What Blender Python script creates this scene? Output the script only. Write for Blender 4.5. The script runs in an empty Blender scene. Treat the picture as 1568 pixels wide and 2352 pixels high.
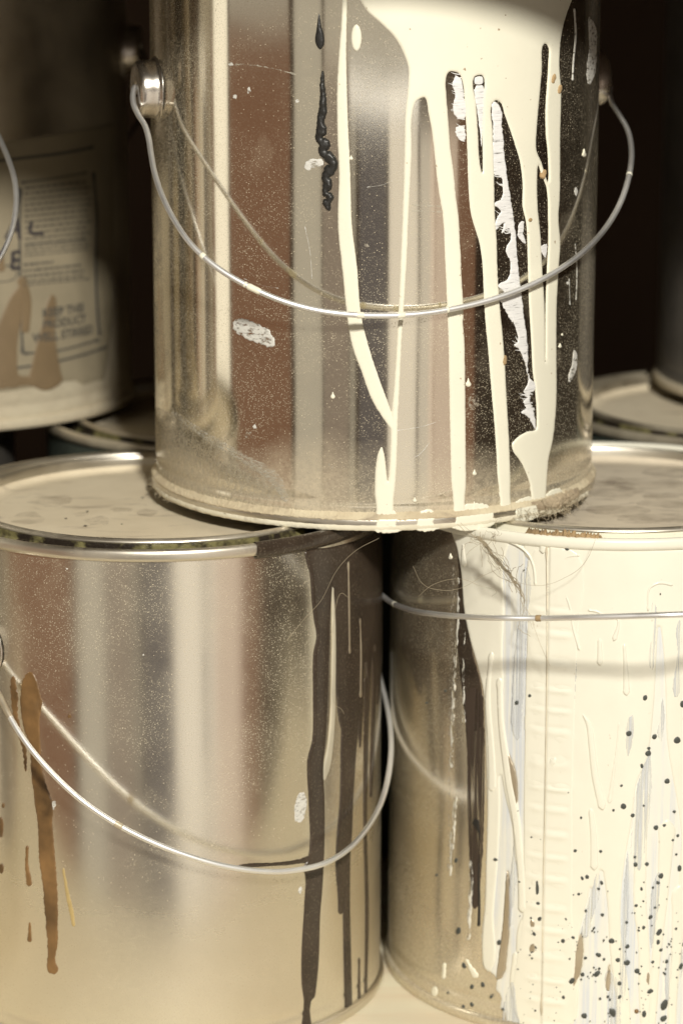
import bpy, bmesh, math, random
import numpy as np
from mathutils import Vector, Matrix, noise
from mathutils.geometry import delaunay_2d_cdt

random.seed(7)
S = bpy.context.scene
COL = S.collection

# ------------------------------------------------------------------ camera
PITCH = 0.23063
CAM = Vector((0.0, -1.0342, 0.4255))
FPX = 6551.6           # focal length in pixels of a 1568 x 2352 picture
cd = bpy.data.cameras.new('camera')
cam = bpy.data.objects.new('camera', cd)
COL.objects.link(cam)
cam.location = CAM
cam.rotation_euler = (math.pi / 2 - PITCH, 0, 0)
cd.sensor_fit = 'VERTICAL'
cd.sensor_height = 36.0
cd.sensor_width = 24.0
cd.lens = FPX / 2352 * 36
cd.clip_start = 0.02
cd.clip_end = 50
cd.dof.use_dof = True
cd.dof.focus_distance = 0.985
cd.dof.aperture_fstop = 9.0
S.camera = cam

# ------------------------------------------------------------------ light
W = bpy.data.worlds.new('World')
S.world = W
W.use_nodes = True
bg = W.node_tree.nodes['Background']
bg.inputs[0].default_value = (0.046, 0.029, 0.018, 1)
bg.inputs[1].default_value = 1.0
S.view_settings.view_transform = 'Standard'
S.view_settings.look = 'None'
S.view_settings.exposure = 0.0
S.view_settings.gamma = 1.0
S.cycles.max_bounces = 10
S.cycles.sample_clamp_indirect = 6.0


def lamp(name, az, r, zc, w, h, L, col, cx=0.0, cy=0.0):
    """added area light standing unseen round the cans; az in degrees from the camera side, + to the right; L its radiance"""
    a = math.radians(az)
    ld = bpy.data.lights.new(name, 'AREA')
    ld.shape = 'RECTANGLE'
    ld.size = w
    ld.size_y = h
    ld.energy = L * math.pi * w * h
    ld.color = col
    o = bpy.data.objects.new(name, ld)
    p = Vector((cx + r * math.sin(a), cy - r * math.cos(a), zc))
    o.location = p

    o.rotation_euler = (Vector((cx, cy, zc)) - p).to_track_quat('-Z', 'Y').to_euler()
    COL.objects.link(o)
    return o


# the flash: small, in front and above, a little to the right
kd = bpy.data.lights.new('key_lamp', 'AREA')
kd.shape = 'DISK'
kd.size = 0.16
kd.energy = 51
kd.color = (1.0, 0.955, 0.86)
key = bpy.data.objects.new('key_lamp', kd)
KD, KE, KA = 2.0, math.radians(30.5), math.radians(9)
key.location = (0.02 + KD * math.cos(KE) * math.sin(KA), -KD * math.cos(KE) * math.cos(KA), 0.2 + KD * math.sin(KE))
key.rotation_euler = (Vector((0.02, 0, 0.2)) - key.location).to_track_quat('-Z', 'Y').to_euler()
COL.objects.link(key)

WARM = (1.0, 0.93, 0.77)
PINK = (1.0, 0.92, 0.79)
BRN = (1.0, 0.50, 0.30)
BLU = (0.90, 0.91, 1.0)


def mirror_az(px, cx, cy, py=600, r=1.4, R=0.0825):
    """direction (degrees round the cans) that the wall of a can at (cx, cy) mirrors at picture column px"""
    el = PITCH
    dx, dy = (px - 784) / FPX, math.cos(el) + math.sin(el) * (1176 - py) / FPX
    k = math.hypot(dx, dy)
    dx, dy = dx / k, dy / k
    ox, oy = CAM.x - cx, CAM.y - cy
    b = ox * dx + oy * dy
    t = -b - math.sqrt(max(0.0, b * b - (ox * ox + oy * oy - R * R)))
    t0, k3 = t, 1.0 / FPX
    x, y = ox + t * dx, oy + t * dy
    nx, ny = x / R, y / R
    q = dx * nx + dy * ny
    rx, ry = dx - 2 * q * nx, dy - 2 * q * ny
    X, Y = x + cx, y + cy
    b = X * rx + Y * ry
    t = -b + math.sqrt(b * b - (X * X + Y * Y - r * r))
    zs = CAM.z + k3 * (math.cos(el) * (1176 - py) - math.sin(el) * FPX) * (t0 / k)
    dz = (math.cos(el) * (1176 - py) - math.sin(el) * FPX) / (k * FPX)
    X, Y = X + rx * t, Y + ry * t
    return math.degrees(math.atan2(X, -Y)), zs + dz * t


def strip(name, x0, x1, L, col, y0=None, y1=None):
    """added upright light, mirrored as a band in the topmost can between columns x0, x1 and, if given, rows y0 (upper), y1 (lower)"""
    r = 1.4
    a0, a1 = mirror_az(x0, 0.0122, 0.0265)[0], mirror_az(x1, 0.0122, 0.0265)[0]
    z1 = 1.2 if y0 is None else mirror_az((x0 + x1) / 2, 0.0122, 0.0265, y0)[1]
    z0 = -1.5 if y1 is None else mirror_az((x0 + x1) / 2, 0.0122, 0.0265, y1)[1]
    w = 2 * r * math.tan(math.radians(abs(a1 - a0) / 2))
    return lamp(name, (a0 + a1) / 2, r, (z0 + z1) / 2, w, z1 - z0, L, col)


strip('added_far_band', 403, 411, 0.7, WARM)  # this and the strips below are added, unseen, only to be mirrored
strip('added_narrow_band', 418, 433, 1.1, WARM)
strip('added_side_band', 450, 474, 1.1, WARM)
strip('added_bright_band', 489, 527, 1.25, WARM)
strip('added_brown_band', 531, 668, 0.18, BRN, 72)  # added brown light in place of mirrored room colour
strip('added_pale_band', 677, 738, 0.50, WARM)
strip('added_dim_band', 741, 798, 0.26, (1.0, 0.84, 0.70), 95)
strip('added_thin_band', 800, 814, 0.34, WARM, 260)
strip('added_top_band', 531, 666, 0.44, WARM, -120, 68)  # added pale light for the upper rows of the tin, no known source
strip('added_top_side_band', 744, 935, 0.50, WARM, -120, 135)
strip('added_mid_band', 890, 958, 0.92, PINK, 262)  # added light that is mirrored as a pale band
strip('added_mid_edge_band', 963, 997, 0.70, PINK, 262)
strip('added_brown_right_band', 987, 1092, 0.17, BRN, 262)
strip('added_pink_band', 999, 1050, 0.52, PINK, 262)
strip('added_highlight', 800, 960, 2.0, (1, .97, .92), 168, 238)  # added to put a bright blurred highlight in the tin
strip('added_blue_band', 822, 884, 0.10, BLU, 262)


# ------------------------------------------------------------------ pixel -> point helpers
FW = Vector((0, math.cos(PITCH), -math.sin(PITCH)))
UP = Vector((0, math.sin(PITCH), math.cos(PITCH)))
RT = Vector((1, 0, 0))


def ray(px, py):
    return (FW * FPX + RT * (px - 784) + UP * (1176 - py)).normalized()


def at_y(px, py, y):
    d = ray(px, py)
    return CAM + d * ((y - CAM.y) / d.y)


def at_z(px, py, z):
    d = ray(px, py)
    return CAM + d * ((z - CAM.z) / d.z)


def at_plane(px, py, p0, n):
    d = ray(px, py)
    return CAM + d * ((p0 - CAM).dot(n) / d.dot(n))


def on_can(px, py, loc, R):
    """pixel -> (s, z) on the front of a can; s = arc length from the side facing the camera"""
    d = ray(px, py)
    ox, oy = CAM.x - loc.x, CAM.y - loc.y
    a = d.x * d.x + d.y * d.y
    b = ox * d.x + oy * d.y
    c = ox * ox + oy * oy - R * R
    D = b * b - a * c
    if D < 0:
        D = 0.0
    t = (-b - math.sqrt(D)) / a
    x, y, z = ox + t * d.x, oy + t * d.y, CAM.z + t * d.z - loc.z
    return (R * math.atan2(x, -y), z)


# ------------------------------------------------------------------ materials
class NT:
    def __init__(s, name):
        s.m = bpy.data.materials.new(name)
        s.m.use_nodes = True
        s.t = s.m.node_tree
        s.t.nodes.clear()
        s.out = s.t.nodes.new('ShaderNodeOutputMaterial')
        s.tc = s.t.nodes.new('ShaderNodeTexCoord')

    def n(s, typ, **kw):
        nd = s.t.nodes.new(typ)
        for k, v in kw.items():
            if k.startswith('i_'):
                nd.inputs[k[2:].replace('_', ' ')].default_value = v
            else:
                setattr(nd, k, v)
        return nd

    def l(s, a, b):
        s.t.links.new(a, b)

    def coord(s, scale=(1, 1, 1), loc=(0, 0, 0)):
        mp = s.n('ShaderNodeMapping')
        mp.inputs['Scale'].default_value = scale
        mp.inputs['Location'].default_value = loc
        s.l(s.tc.outputs['Object'], mp.inputs[0])
        return mp.outputs[0]

    def noise(s, scale, detail=3, rough=0.5, vec=None, dist=0.0):
        nd = s.n('ShaderNodeTexNoise')
        nd.inputs['Scale'].default_value = scale
        nd.inputs['Detail'].default_value = detail
        nd.inputs['Roughness'].default_value = rough
        nd.inputs['Distortion'].default_value = dist
        s.l(vec if vec is not None else s.tc.outputs['Object'], nd.inputs['Vector'])
        return nd.outputs['Fac']

    def rng(s, v, a, b, c=0.0, d=1.0):
        nd = s.n('ShaderNodeMapRange')
        nd.inputs['From Min'].default_value = a
        nd.inputs['From Max'].default_value = b
        nd.inputs['To Min'].default_value = c
        nd.inputs['To Max'].default_value = d
        s.l(v, nd.inputs['Value'])
        return nd.outputs[0]

    def dots(s, scale, lo, hi, keep, vec=None):
        """round flecks: one per Voronoi cell, only a share of the cells"""
        nd = s.n('ShaderNodeTexVoronoi')
        nd.inputs['Scale'].default_value = scale
        s.l(vec if vec is not None else s.tc.outputs['Object'], nd.inputs['Vector'])
        sep = s.n('ShaderNodeSeparateColor')
        s.l(nd.outputs['Color'], sep.inputs[0])
        k = s.math('LESS_THAN', sep.outputs[0], keep)
        return s.math('MULTIPLY', s.rng(nd.outputs['Distance'], hi, lo), k)

    def math(s, op, a, b=None, clamp=False):
        nd = s.n('ShaderNodeMath', operation=op, use_clamp=clamp)
        for i, v in enumerate((a, b)):
            if v is None:
                continue
            if isinstance(v, (int, float)):
                nd.inputs[i].default_value = v
            else:
                s.l(v, nd.inputs[i])
        return nd.outputs[0]

    def xyz(s):
        nd = s.n('ShaderNodeSeparateXYZ')
        s.l(s.tc.outputs['Object'], nd.inputs[0])
        return nd.outputs

    def mix(s, f, a, b):
        nd = s.n('ShaderNodeMix', data_type='RGBA')
        if isinstance(f, (int, float)):
            nd.inputs[0].default_value = f
        else:
            s.l(f, nd.inputs[0])
        for k, v in ((6, a), (7, b)):
            if isinstance(v, tuple):
                nd.inputs[k].default_value = (*v, 1)
            else:
                s.l(v, nd.inputs[k])
        return nd.outputs[2]

    def bsdf(s, col, rough, metal=0.0, spec=0.5, bump=None, bstr=0.1, bdist=0.0005, coat=0.0):
        b = s.n('ShaderNodeBsdfPrincipled')
        if isinstance(col, tuple):
            b.inputs['Base Color'].default_value = (*col, 1)
        else:
            s.l(col, b.inputs['Base Color'])
        if isinstance(rough, (int, float)):
            b.inputs['Roughness'].default_value = rough
        else:
            s.l(rough, b.inputs['Roughness'])
        b.inputs['Metallic'].default_value = metal
        b.inputs['Specular IOR Level'].default_value = spec
        b.inputs['Coat Weight'].default_value = coat
        if bump is not None:
            bn = s.n('ShaderNodeBump')
            bn.inputs['Strength'].default_value = bstr
            bn.inputs['Distance'].default_value = bdist
            s.l(bump, bn.inputs['Height'])
            s.l(bn.outputs[0], b.inputs['Normal'])
        return b.outputs[0]

    def mixs(s, f, a, b):
        nd = s.n('ShaderNodeMixShader')
        if isinstance(f, (int, float)):
            nd.inputs[0].default_value = f
        else:
            s.l(f, nd.inputs[0])
        s.l(a, nd.inputs[1])
        s.l(b, nd.inputs[2])
        return nd.outputs[0]

    def done(s, sh):
        s.l(sh, s.out.inputs[0])
        return s.m


DUST = (0.54, 0.46, 0.33)


def tin(name, rough=0.14, film=0.05, speck=0.35, low=0.7, lowz=0.030, side=0.0, col=(0.76, 0.71, 0.60), right=0.0,
        off=(0, 0, 0), blot=0.25, rlow=0.0):
    t = NT(name)
    v = t.coord(loc=off)
    x, y, z = t.xyz()
    fine = t.noise(1500, 2, 0.6, v)
    fine2 = t.noise(700, 3, 0.7, v)
    broad = t.noise(22, 4, 0.6, v)
    blob = t.noise(55, 3, 0.55, v, 0.6)
    mod = t.rng(broad, 0.35, 0.65, 0.25, 1.0)
    sp = t.math('MULTIPLY', t.dots(1900, .16, .44, .50, v), speck)
    sp = t.math('MULTIPLY', sp, t.rng(broad, 0.38, 0.58, 0.22, 1.0))
    sp2 = t.math('MULTIPLY', t.dots(1150, .10, .26, .16, v), speck * 1.5)
    f = t.math('ADD', sp, sp2)
    f = t.math('ADD', f, t.math('MULTIPLY', mod, film))
    f = t.math('ADD', f, t.math('MULTIPLY', t.rng(blob, 0.60, 0.72), blot * 0.3))
    # dust that settled low on the can, uneven upper border
    zz = t.math('ADD', z, t.math('MULTIPLY', t.math('SUBTRACT', broad, 0.5), 0.05))
    lo = t.rng(zz, lowz, 0.001, 0.0, low)
    lo = t.math('MULTIPLY', lo, t.rng(fine2, 0.35, 0.6, 0.65, 1.0))
    f = t.math('ADD', f, lo)
    if side:
        sd = t.rng(x, -0.052, -0.080, 0.0, side)
        f = t.math('ADD', f, t.math('MULTIPLY', sd, t.rng(fine, 0.44, 0.58, 0.08, 1.0)))
    if right:
        sd = t.rng(x, 0.060, 0.080, 0.0, right)
        f = t.math('ADD', f, t.math('MULTIPLY', sd, t.rng(fine2, 0.40, 0.6, 0.3, 1.0)))
    f = t.math('MINIMUM', f, 0.93)
    brush = t.noise(1.0, 2, 0.6, t.coord((60, 60, 4200)))
    dents = t.noise(1.0, 2, 0.4, t.coord((11, 11, 6)))
    h = t.math('ADD', t.math('MULTIPLY', brush, 0.0008), t.math('MULTIPLY', dents, 0.8))
    c = t.mix(t.rng(broad, 0.3, 0.7), tuple(k * 0.93 for k in col), col)
    rr = t.math('ADD', t.rng(broad, 0.3, 0.7, rough * 0.8, rough * 1.25), t.math('MULTIPLY', brush, 0.03))
    if rlow:
        rr = t.math('ADD', rr, t.rng(z, 0.11, 0.02, 0.0, rlow))
    met = t.bsdf(c, rr, 1.0, bump=h, bstr=0.25, bdist=0.0020)
    dcol = t.mix(t.rng(broad, .35, .65), DUST, (0.56, 0.50, 0.37))
    du = t.bsdf(dcol, 0.95, 0.0, 0.1)
    return t.done(t.mixs(f, met, du))


def paint(name, col, rough=0.35, var=0.06, bump=0.12, bscale=260, speck=0.0, spcol=(.25, .13, .04), spec=0.5, film=0.0):
    t = NT(name)
    n = t.noise(60, 4, 0.6)
    c = t.mix(t.rng(n, 0.3, 0.7), tuple(k * (1 - var) for k in col), tuple(min(1, k * (1 + var)) for k in col))
    if speck:
        s = t.noise(420, 2, 0.5)
        c = t.mix(t.math('MULTIPLY', t.rng(s, 0.73, 0.76), speck), c, spcol)
    if film:
        d = t.noise(1300, 3, 0.6)
        c = t.mix(t.math('MULTIPLY', t.rng(d, 0.55, 0.68), film), c, DUST)
    b = t.noise(bscale, 3, 0.5)
    return t.done(t.bsdf(c, rough, 0, spec, bump=b, bstr=bump, bdist=0.0004))


def streaky(name, col, rough=.6, sc=(500, 500, 260), lo=.42, hi=.56, bump=.6):
    t = NT(name)
    n = t.noise(1.0, 4, 0.6, t.coord(sc), .3)
    c = t.mix(t.rng(n, .3, .7), tuple(k * .8 for k in col), col)
    p = t.bsdf(c, rough, 0, .3, bump=n, bstr=bump, bdist=.0004)
    return t.done(t.mixs(t.rng(n, lo, hi), t.n('ShaderNodeBsdfTransparent').outputs[0], p))


def liddust(name, c0, c1, off):
    t = NT(name)
    v = t.coord(loc=off)
    a = t.noise(45, 5, 0.6, v)
    b = t.noise(1100, 3, 0.6, v)
    g = t.noise(70, 4, 0.65, t.coord((.45, 1.3, 1), tuple(o + 5 for o in off)), 0.8)
    c = t.mix(t.rng(a, 0.3, 0.7), c0, c1)
    c = t.mix(t.math('MULTIPLY', t.rng(g, 0.56, 0.72), 0.6), c, (0.20, 0.155, 0.12))
    c = t.mix(t.math('MULTIPLY', t.rng(b, 0.60, 0.72), 0.35), c, (0.62, 0.52, 0.36))
    return t.done(t.bsdf(c, 0.95, 0, .1, bump=b, bstr=.3, bdist=.0003))


M = {}
M['tin_top'] = tin('dusty_tin', rough=0.080, film=0.04, speck=0.66, low=0.85, lowz=0.030, side=0.5, right=0.10)
M['tin_left'] = tin('satin_tin', col=(.82, .775, .67), rough=0.17, film=0.10, speck=0.62, low=0.22, lowz=0.04, side=0.4, off=(3, 1, 2), rlow=0.16)
M['tin_right'] = tin('dull_tin', rough=0.19, film=0.10, speck=0.42, low=0.55, lowz=0.06, side=0.2, off=(1, 5, 2),
                     col=(.77, .715, .60))
M['tin_rim'] = tin('rim_tin', rough=0.32, film=0.20, speck=0.45, low=0, off=(8, 0, 1), blot=.6, col=(.72, .68, .6))
M['wire'] = tin('wire_metal', rough=0.48, film=0.10, speck=0.12, low=0, off=(2, 2, 2), col=(.93, .94, .95))
M['ear'] = tin('ear_metal', rough=0.25, film=0.08, speck=0.25, low=0, off=(4, 2, 2), col=(.74, .69, .62), blot=.5)
M['dark_wire'] = tin('shaded_wire', rough=0.7, film=0.04, speck=0.1, low=0, off=(2, 2, 2), col=(.12, .10, .085))  # wire colour darkened so that the handle looks shaded
M['clean_tin'] = tin('smooth_tin', rough=0.06, film=0.02, speck=0.1, low=0.2, off=(6, 6, 1))
M['tan_tin'] = tin('tan_tin_patch', rough=0.4, film=0.55, speck=0.2, low=0, off=(5, 5, 5), col=(.55, .48, .38))
M['old_tin'] = tin('background_tin', rough=0.35, film=0.45, speck=0.3, low=0.7, lowz=0.05, off=(9, 2, 2), col=(.42, .38, .32))
M['cream'] = paint('cream_paint', (0.78, 0.755, 0.62), 0.33, 0.02, 0.05, 300, speck=0.8)
M['cream_thick'] = paint('cream_paint_thick', (0.76, 0.74, 0.63), 0.27, 0.02, 0.10, 180, speck=0.25)
M['white'] = None
M['bluewhite'] = None
M['black'] = paint('black_paint', (0.018, 0.017, 0.015), 0.42, 0.2, 0.6, 500)
M['greyspeck'] = paint('grey_green_paint', (0.055, 0.06, 0.052), 0.5, 0.3, 0.3, 500)
M['brown'] = paint('dark_brown_paint', (0.042, 0.030, 0.021), 0.22, 0.25, 0.12, 120, film=0.10)
M['ochre'] = paint('ochre_paint', (0.155, 0.086, 0.032), 0.4, 0.6, 0.2, 200)
M['pale_ochre'] = paint('pale_ochre_paint', (0.40, 0.30, 0.13), 0.45, 0.2, 0.2, 200)
M['rust'] = paint('rust_flake', (0.36, 0.25, 0.13), 0.9, 0.5, 0.8, 900)
M['crease'] = paint('crease_shade', (0.60, 0.53, 0.40), 0.6, 0.3)  # tan that stands for shade in the seam crease
M['crust_pale'] = liddust('pale_paint_crust', (0.58, 0.53, 0.40), (0.74, 0.70, 0.56), (7, 3, 1))
M['dull_cream'] = paint('dull_cream_paint', (0.47, 0.43, 0.33), 0.45, 0.15)
M['brown_streak'] = streaky('thin_brown_streak', (0.060, 0.043, 0.032), .4, (800, 800, 16), .36, .50, .2)
M['lid_stain'] = streaky('lid_stain', (0.36, 0.30, 0.23), .95, (90, 130, 200), .38, 1.35, .2)
M['tan'] = paint('tan_paint', (0.19, 0.135, 0.075), 0.5, 0.1)
M['paper'] = paint('paper_label', (0.27, 0.23, 0.155), 0.7, 0.08, 0.1, 100)
M['ink'] = paint('grey_ink', (0.07, 0.065, 0.055), 0.8, 0.1)
M['marker'] = paint('black_marker', (0.03, 0.025, 0.03), 0.6, 0.1)


M['scuff'] = streaky('chalky_scuff', (0.66, 0.65, 0.60), .85, (420, 420, 900), .34, .48)
M['ghost'] = streaky('dried_water_mark', (0.50, 0.46, 0.38), .9, (900, 900, 900), .50, .75, .2)
M['broken'] = streaky('broken_pale_streak', (0.68, 0.66, 0.58), .7, (700, 700, 160), .47, .56)
M['white'] = streaky('brushed_white_paint', (0.80, 0.795, 0.78), .45, (200, 200, 1900), .26, .40, .3)
M['haze'] = streaky('thin_dust_haze', (0.52, 0.47, 0.36), .95, (700, 700, 500), .25, 1.05, .2)
M['wipe'] = streaky('wiped_dust', (0.60, 0.57, 0.48), .9, (300, 900, 1900), .38, .85, .2)
M['brushed'] = streaky('brushed_blue_white', (0.64, 0.665, 0.69), .5, (1400, 1400, 22), .42, .70, .3)
M['fibre'] = paint('lint_fibre', (0.38, 0.32, 0.22), 0.9, 0.3)
M['darkgreen'] = paint('dark_green_tin', (0.045, 0.055, 0.045), 0.35, 0.2)
M['darkcan'] = paint('dark_grey_can', (0.085, 0.078, 0.068), 0.35, 0.3)

# streaky bluish white under-coat: thin brush marks run nearly upright
t = NT('streaky_undercoat')
br = t.noise(1.0, 3, 0.6, t.coord((900, 900, 14)))
pat = t.noise(1.0, 3, 0.5, t.coord((130, 130, 22)))
f = t.math('MULTIPLY', t.rng(br, 0.40, 0.60), t.rng(pat, 0.38, 0.55))
c = t.mix(f, (0.74, 0.73, 0.65), (0.60, 0.63, 0.66))
M['bluewhite'] = t.done(t.bsdf(c, 0.4, 0, .5, bump=br, bstr=.4, bdist=.0003))

# lid dust
M['lid_left'] = liddust('dust_covered_lid', (0.60, 0.52, 0.38), (0.68, 0.60, 0.45), (0, 0, 0))
M['lid_right'] = liddust('grey_dust_lid', (0.56, 0.49, 0.38), (0.68, 0.60, 0.47), (4, 1, 0))
M['clump'] = liddust('brown_dust_clump', (0.20, 0.15, 0.10), (0.56, 0.47, 0.33), (2, 1, 0))
M['crust'] = liddust('dust_crust', (0.45, 0.37, 0.25), (0.64, 0.57, 0.41), (2, 7, 0))

# groove with dried paint
t = NT('dried_paint_groove')
a = t.noise(120, 4, 0.6)
b = t.noise(600, 3, 0.6)
c = t.mix(t.rng(a, 0.40, 0.54), (0.19, 0.17, 0.075), (0.025, 0.019, 0.014))
M['groove'] = t.done(t.bsdf(c, 0.3, 0, .5, bump=b, bstr=.6, bdist=.0006))

# wood
def wood(name, c0, c1, rough=0.7):
    t = NT(name)
    g = t.noise(1.0, 5, 0.6, t.coord((5, 60, 60)), 0.4)
    s = t.noise(14, 4, 0.6)
    c = t.mix(t.rng(g, 0.35, 0.65), c0, c1)
    c = t.mix(t.math('MULTIPLY', t.rng(s, 0.5, 0.7), 0.6), c, tuple(k * .9 for k in c1[::1]))
    return t.done(t.bsdf(c, rough, 0, .3, bump=g, bstr=.3, bdist=.001))


M['board'] = wood('pale_board', (0.66, 0.54, 0.39), (0.72, 0.68, 0.52))
M['dark_wood'] = wood('dark_wood', (0.030, 0.016, 0.010), (0.045, 0.024, 0.015))
t = NT('dark_wall_paint')
a = t.noise(7, 4)
M['wall'] = t.done(t.bsdf(t.mix(a, (0.070, 0.040, 0.026), (0.12, 0.075, 0.05)), 0.8))


# ------------------------------------------------------------------ mesh helpers
def add(name, me, mat, parent=None, loc=None, smooth=True, label=None, kind=None):
    o = bpy.data.objects.new(name, me)
    if mat is not None and not me.materials:
        me.materials.append(mat)
    if smooth:
        for p in me.polygons:
            p.use_smooth = True
    COL.objects.link(o)
    if parent is not None:
        o.parent = parent
    if loc is not None:
        o.location = loc
    if label:
        o['label'] = label
    if kind:
        o['kind'] = kind
    return o


def mesh(name, v, f):
    me = bpy.data.meshes.new(name)
    me.from_pydata(v, [], f)
    me.update()
    return me


def lathe(name, prof, seg=256, disp=None):
    v, f = [], []
    n = len(prof)
    for i in range(seg):
        a = 2 * math.pi * i / seg
        ca, sa = math.cos(a), math.sin(a)
        for (r, z) in prof:
            if disp:
                dr, dz = disp(a, r, z)
                v.append(((r + dr) * ca, (r + dr) * sa, z + dz))
            else:
                v.append((r * ca, r * sa, z))
    for i in range(seg):
        j = (i + 1) % seg
        for k in range(n - 1):
            f.append((i * n + k, j * n + k, j * n + k + 1, i * n + k + 1))
    me = mesh(name, v, f)
    if any(r < 1e-6 for r, z in prof):
        bm = bmesh.new()
        bm.from_mesh(me)
        bmesh.ops.remove_doubles(bm, verts=bm.verts, dist=1e-7)
        bm.to_mesh(me)
        bm.free()
    return me


def smooth_prof(p, n=4):
    out = []
    for i in range(len(p) - 1):
        p0 = p[max(i - 1, 0)]
        p1, p2 = p[i], p[i + 1]
        p3 = p[min(i + 2, len(p) - 1)]
        for k in range(n):
            u = k / n
            out.append(tuple(0.5 * (2 * b + (c - a) * u + (2 * a - 5 * b + 4 * c - d) * u * u + (3 * b - a - 3 * c + d) * u ** 3)
                             for a, b, c, d in zip(p0, p1, p2, p3)))
    out.append(tuple(p[-1]))
    return out


def tube(name, pts, r, seg=10, closed_ends=True, rf=None):
    P = [Vector(p) for p in pts]
    v, f = [], []
    nrm = None
    for i, p in enumerate(P):
        tg = (P[min(i + 1, len(P) - 1)] - P[max(i - 1, 0)]).normalized()
        if nrm is None:
            nrm = tg.orthogonal().normalized()
        nrm = (nrm - tg * nrm.dot(tg)).normalized()
        b = tg.cross(nrm)
        rr = r if rf is None else r * rf(i / (len(P) - 1))
        for k in range(seg):
            a = 2 * math.pi * k / seg
            v.append(tuple(p + nrm * (rr * math.cos(a)) + b * (rr * math.sin(a))))
    for i in range(len(P) - 1):
        for k in range(seg):
            k2 = (k + 1) % seg
            f.append((i * seg + k, i * seg + k2, (i + 1) * seg + k2, (i + 1) * seg + k))
    if closed_ends:
        f.append(tuple(range(seg))[::-1])
        f.append(tuple((len(P) - 1) * seg + k for k in range(seg)))
    return v, f


def box(name, x0, x1, y0, y1, z0, z1, bev=0.003):
    bm = bmesh.new()
    bmesh.ops.create_cube(bm, size=1)
    for q in bm.verts:
        q.co = Vector(((x0 + x1) / 2 + q.co.x * (x1 - x0), (y0 + y1) / 2 + q.co.y * (y1 - y0), (z0 + z1) / 2 + q.co.z * (z1 - z0)))
    bmesh.ops.bevel(bm, geom=bm.edges[:], offset=bev, segments=2, affect='EDGES')
    me = bpy.data.meshes.new(name)
    bm.to_mesh(me)
    bm.free()
    return me


# ------------------------------------------------------------------ paint on a can
RC = 0.0825
RR = 0.0840
H = 0.1888


def resample(poly, step, closed=True):
    out = []
    n = len(poly)
    rngn = n if closed else n - 1
    for i in range(rngn):
        a, b = poly[i], poly[(i + 1) % n]
        L = math.hypot(b[0] - a[0], b[1] - a[1])
        k = max(1, int(L / step))
        for j in range(k):
            u = j / k
            out.append((a[0] + (b[0] - a[0]) * u, a[1] + (b[1] - a[1]) * u))
    if not closed:
        out.append(tuple(poly[-1]))
    return out


def spline(poly, n=6, closed=True):
    out = []
    m = len(poly)
    for i in range(m if closed else m - 1):
        if closed:
            p0, p1, p2, p3 = poly[i - 1], poly[i], poly[(i + 1) % m], poly[(i + 2) % m]
        else:
            p0, p1, p2, p3 = poly[max(i - 1, 0)], poly[i], poly[i + 1], poly[min(i + 2, m - 1)]
        # centripetal-ish: damp overshoot where the spans differ a lot
        for k in range(n):
            u = k / n
            d12 = math.dist(p1[:2], p2[:2]) + 1e-9
            d01 = math.dist(p0[:2], p1[:2]) + 1e-9
            d23 = math.dist(p2[:2], p3[:2]) + 1e-9
            res = []
            for a, b, c, d in zip(p0, p1, p2, p3):
                m1 = ((b - a) / d01 * d12 + (c - b)) * 0.5 if d01 > 1e-6 else (c - b)
                m2 = ((c - b) + (d - c) / d23 * d12) * 0.5
                h00 = 2 * u ** 3 - 3 * u ** 2 + 1
                h10 = u ** 3 - 2 * u ** 2 + u
                h01 = -2 * u ** 3 + 3 * u ** 2
                h11 = u ** 3 - u ** 2
                res.append(h00 * b + h10 * m1 + h01 * c + h11 * m2)
            out.append(tuple(res))
    if not closed:
        out.append(tuple(poly[-1]))
    return out


def inside(pts, poly):
    x, y = pts[:, 0], pts[:, 1]
    r = np.zeros(len(pts), bool)
    n = len(poly)
    j = n - 1
    for i in range(n):
        xi, yi = poly[i]
        xj, yj = poly[j]
        if yi != yj:
            c = ((yi > y) != (yj > y)) & (x < (xj - xi) * (y - yi) / (yj - yi) + xi)
            r ^= c
        j = i
    return r


def bdist(pts, segs):
    A = np.array([s[0] for s in segs])
    B = np.array([s[1] for s in segs])
    d = B - A
    L = (d ** 2).sum(1) + 1e-18
    out = np.empty(len(pts))
    for k in range(0, len(pts), 2000):
        P = pts[k:k + 2000]
        t = ((P[:, None] - A[None]) * d[None]).sum(2) / L
        t = np.clip(t, 0, 1)
        q = A[None] + t[..., None] * d[None]
        out[k:k + 2000] = np.sqrt(((P[:, None] - q) ** 2).sum(2)).min(1)
    return out


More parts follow.
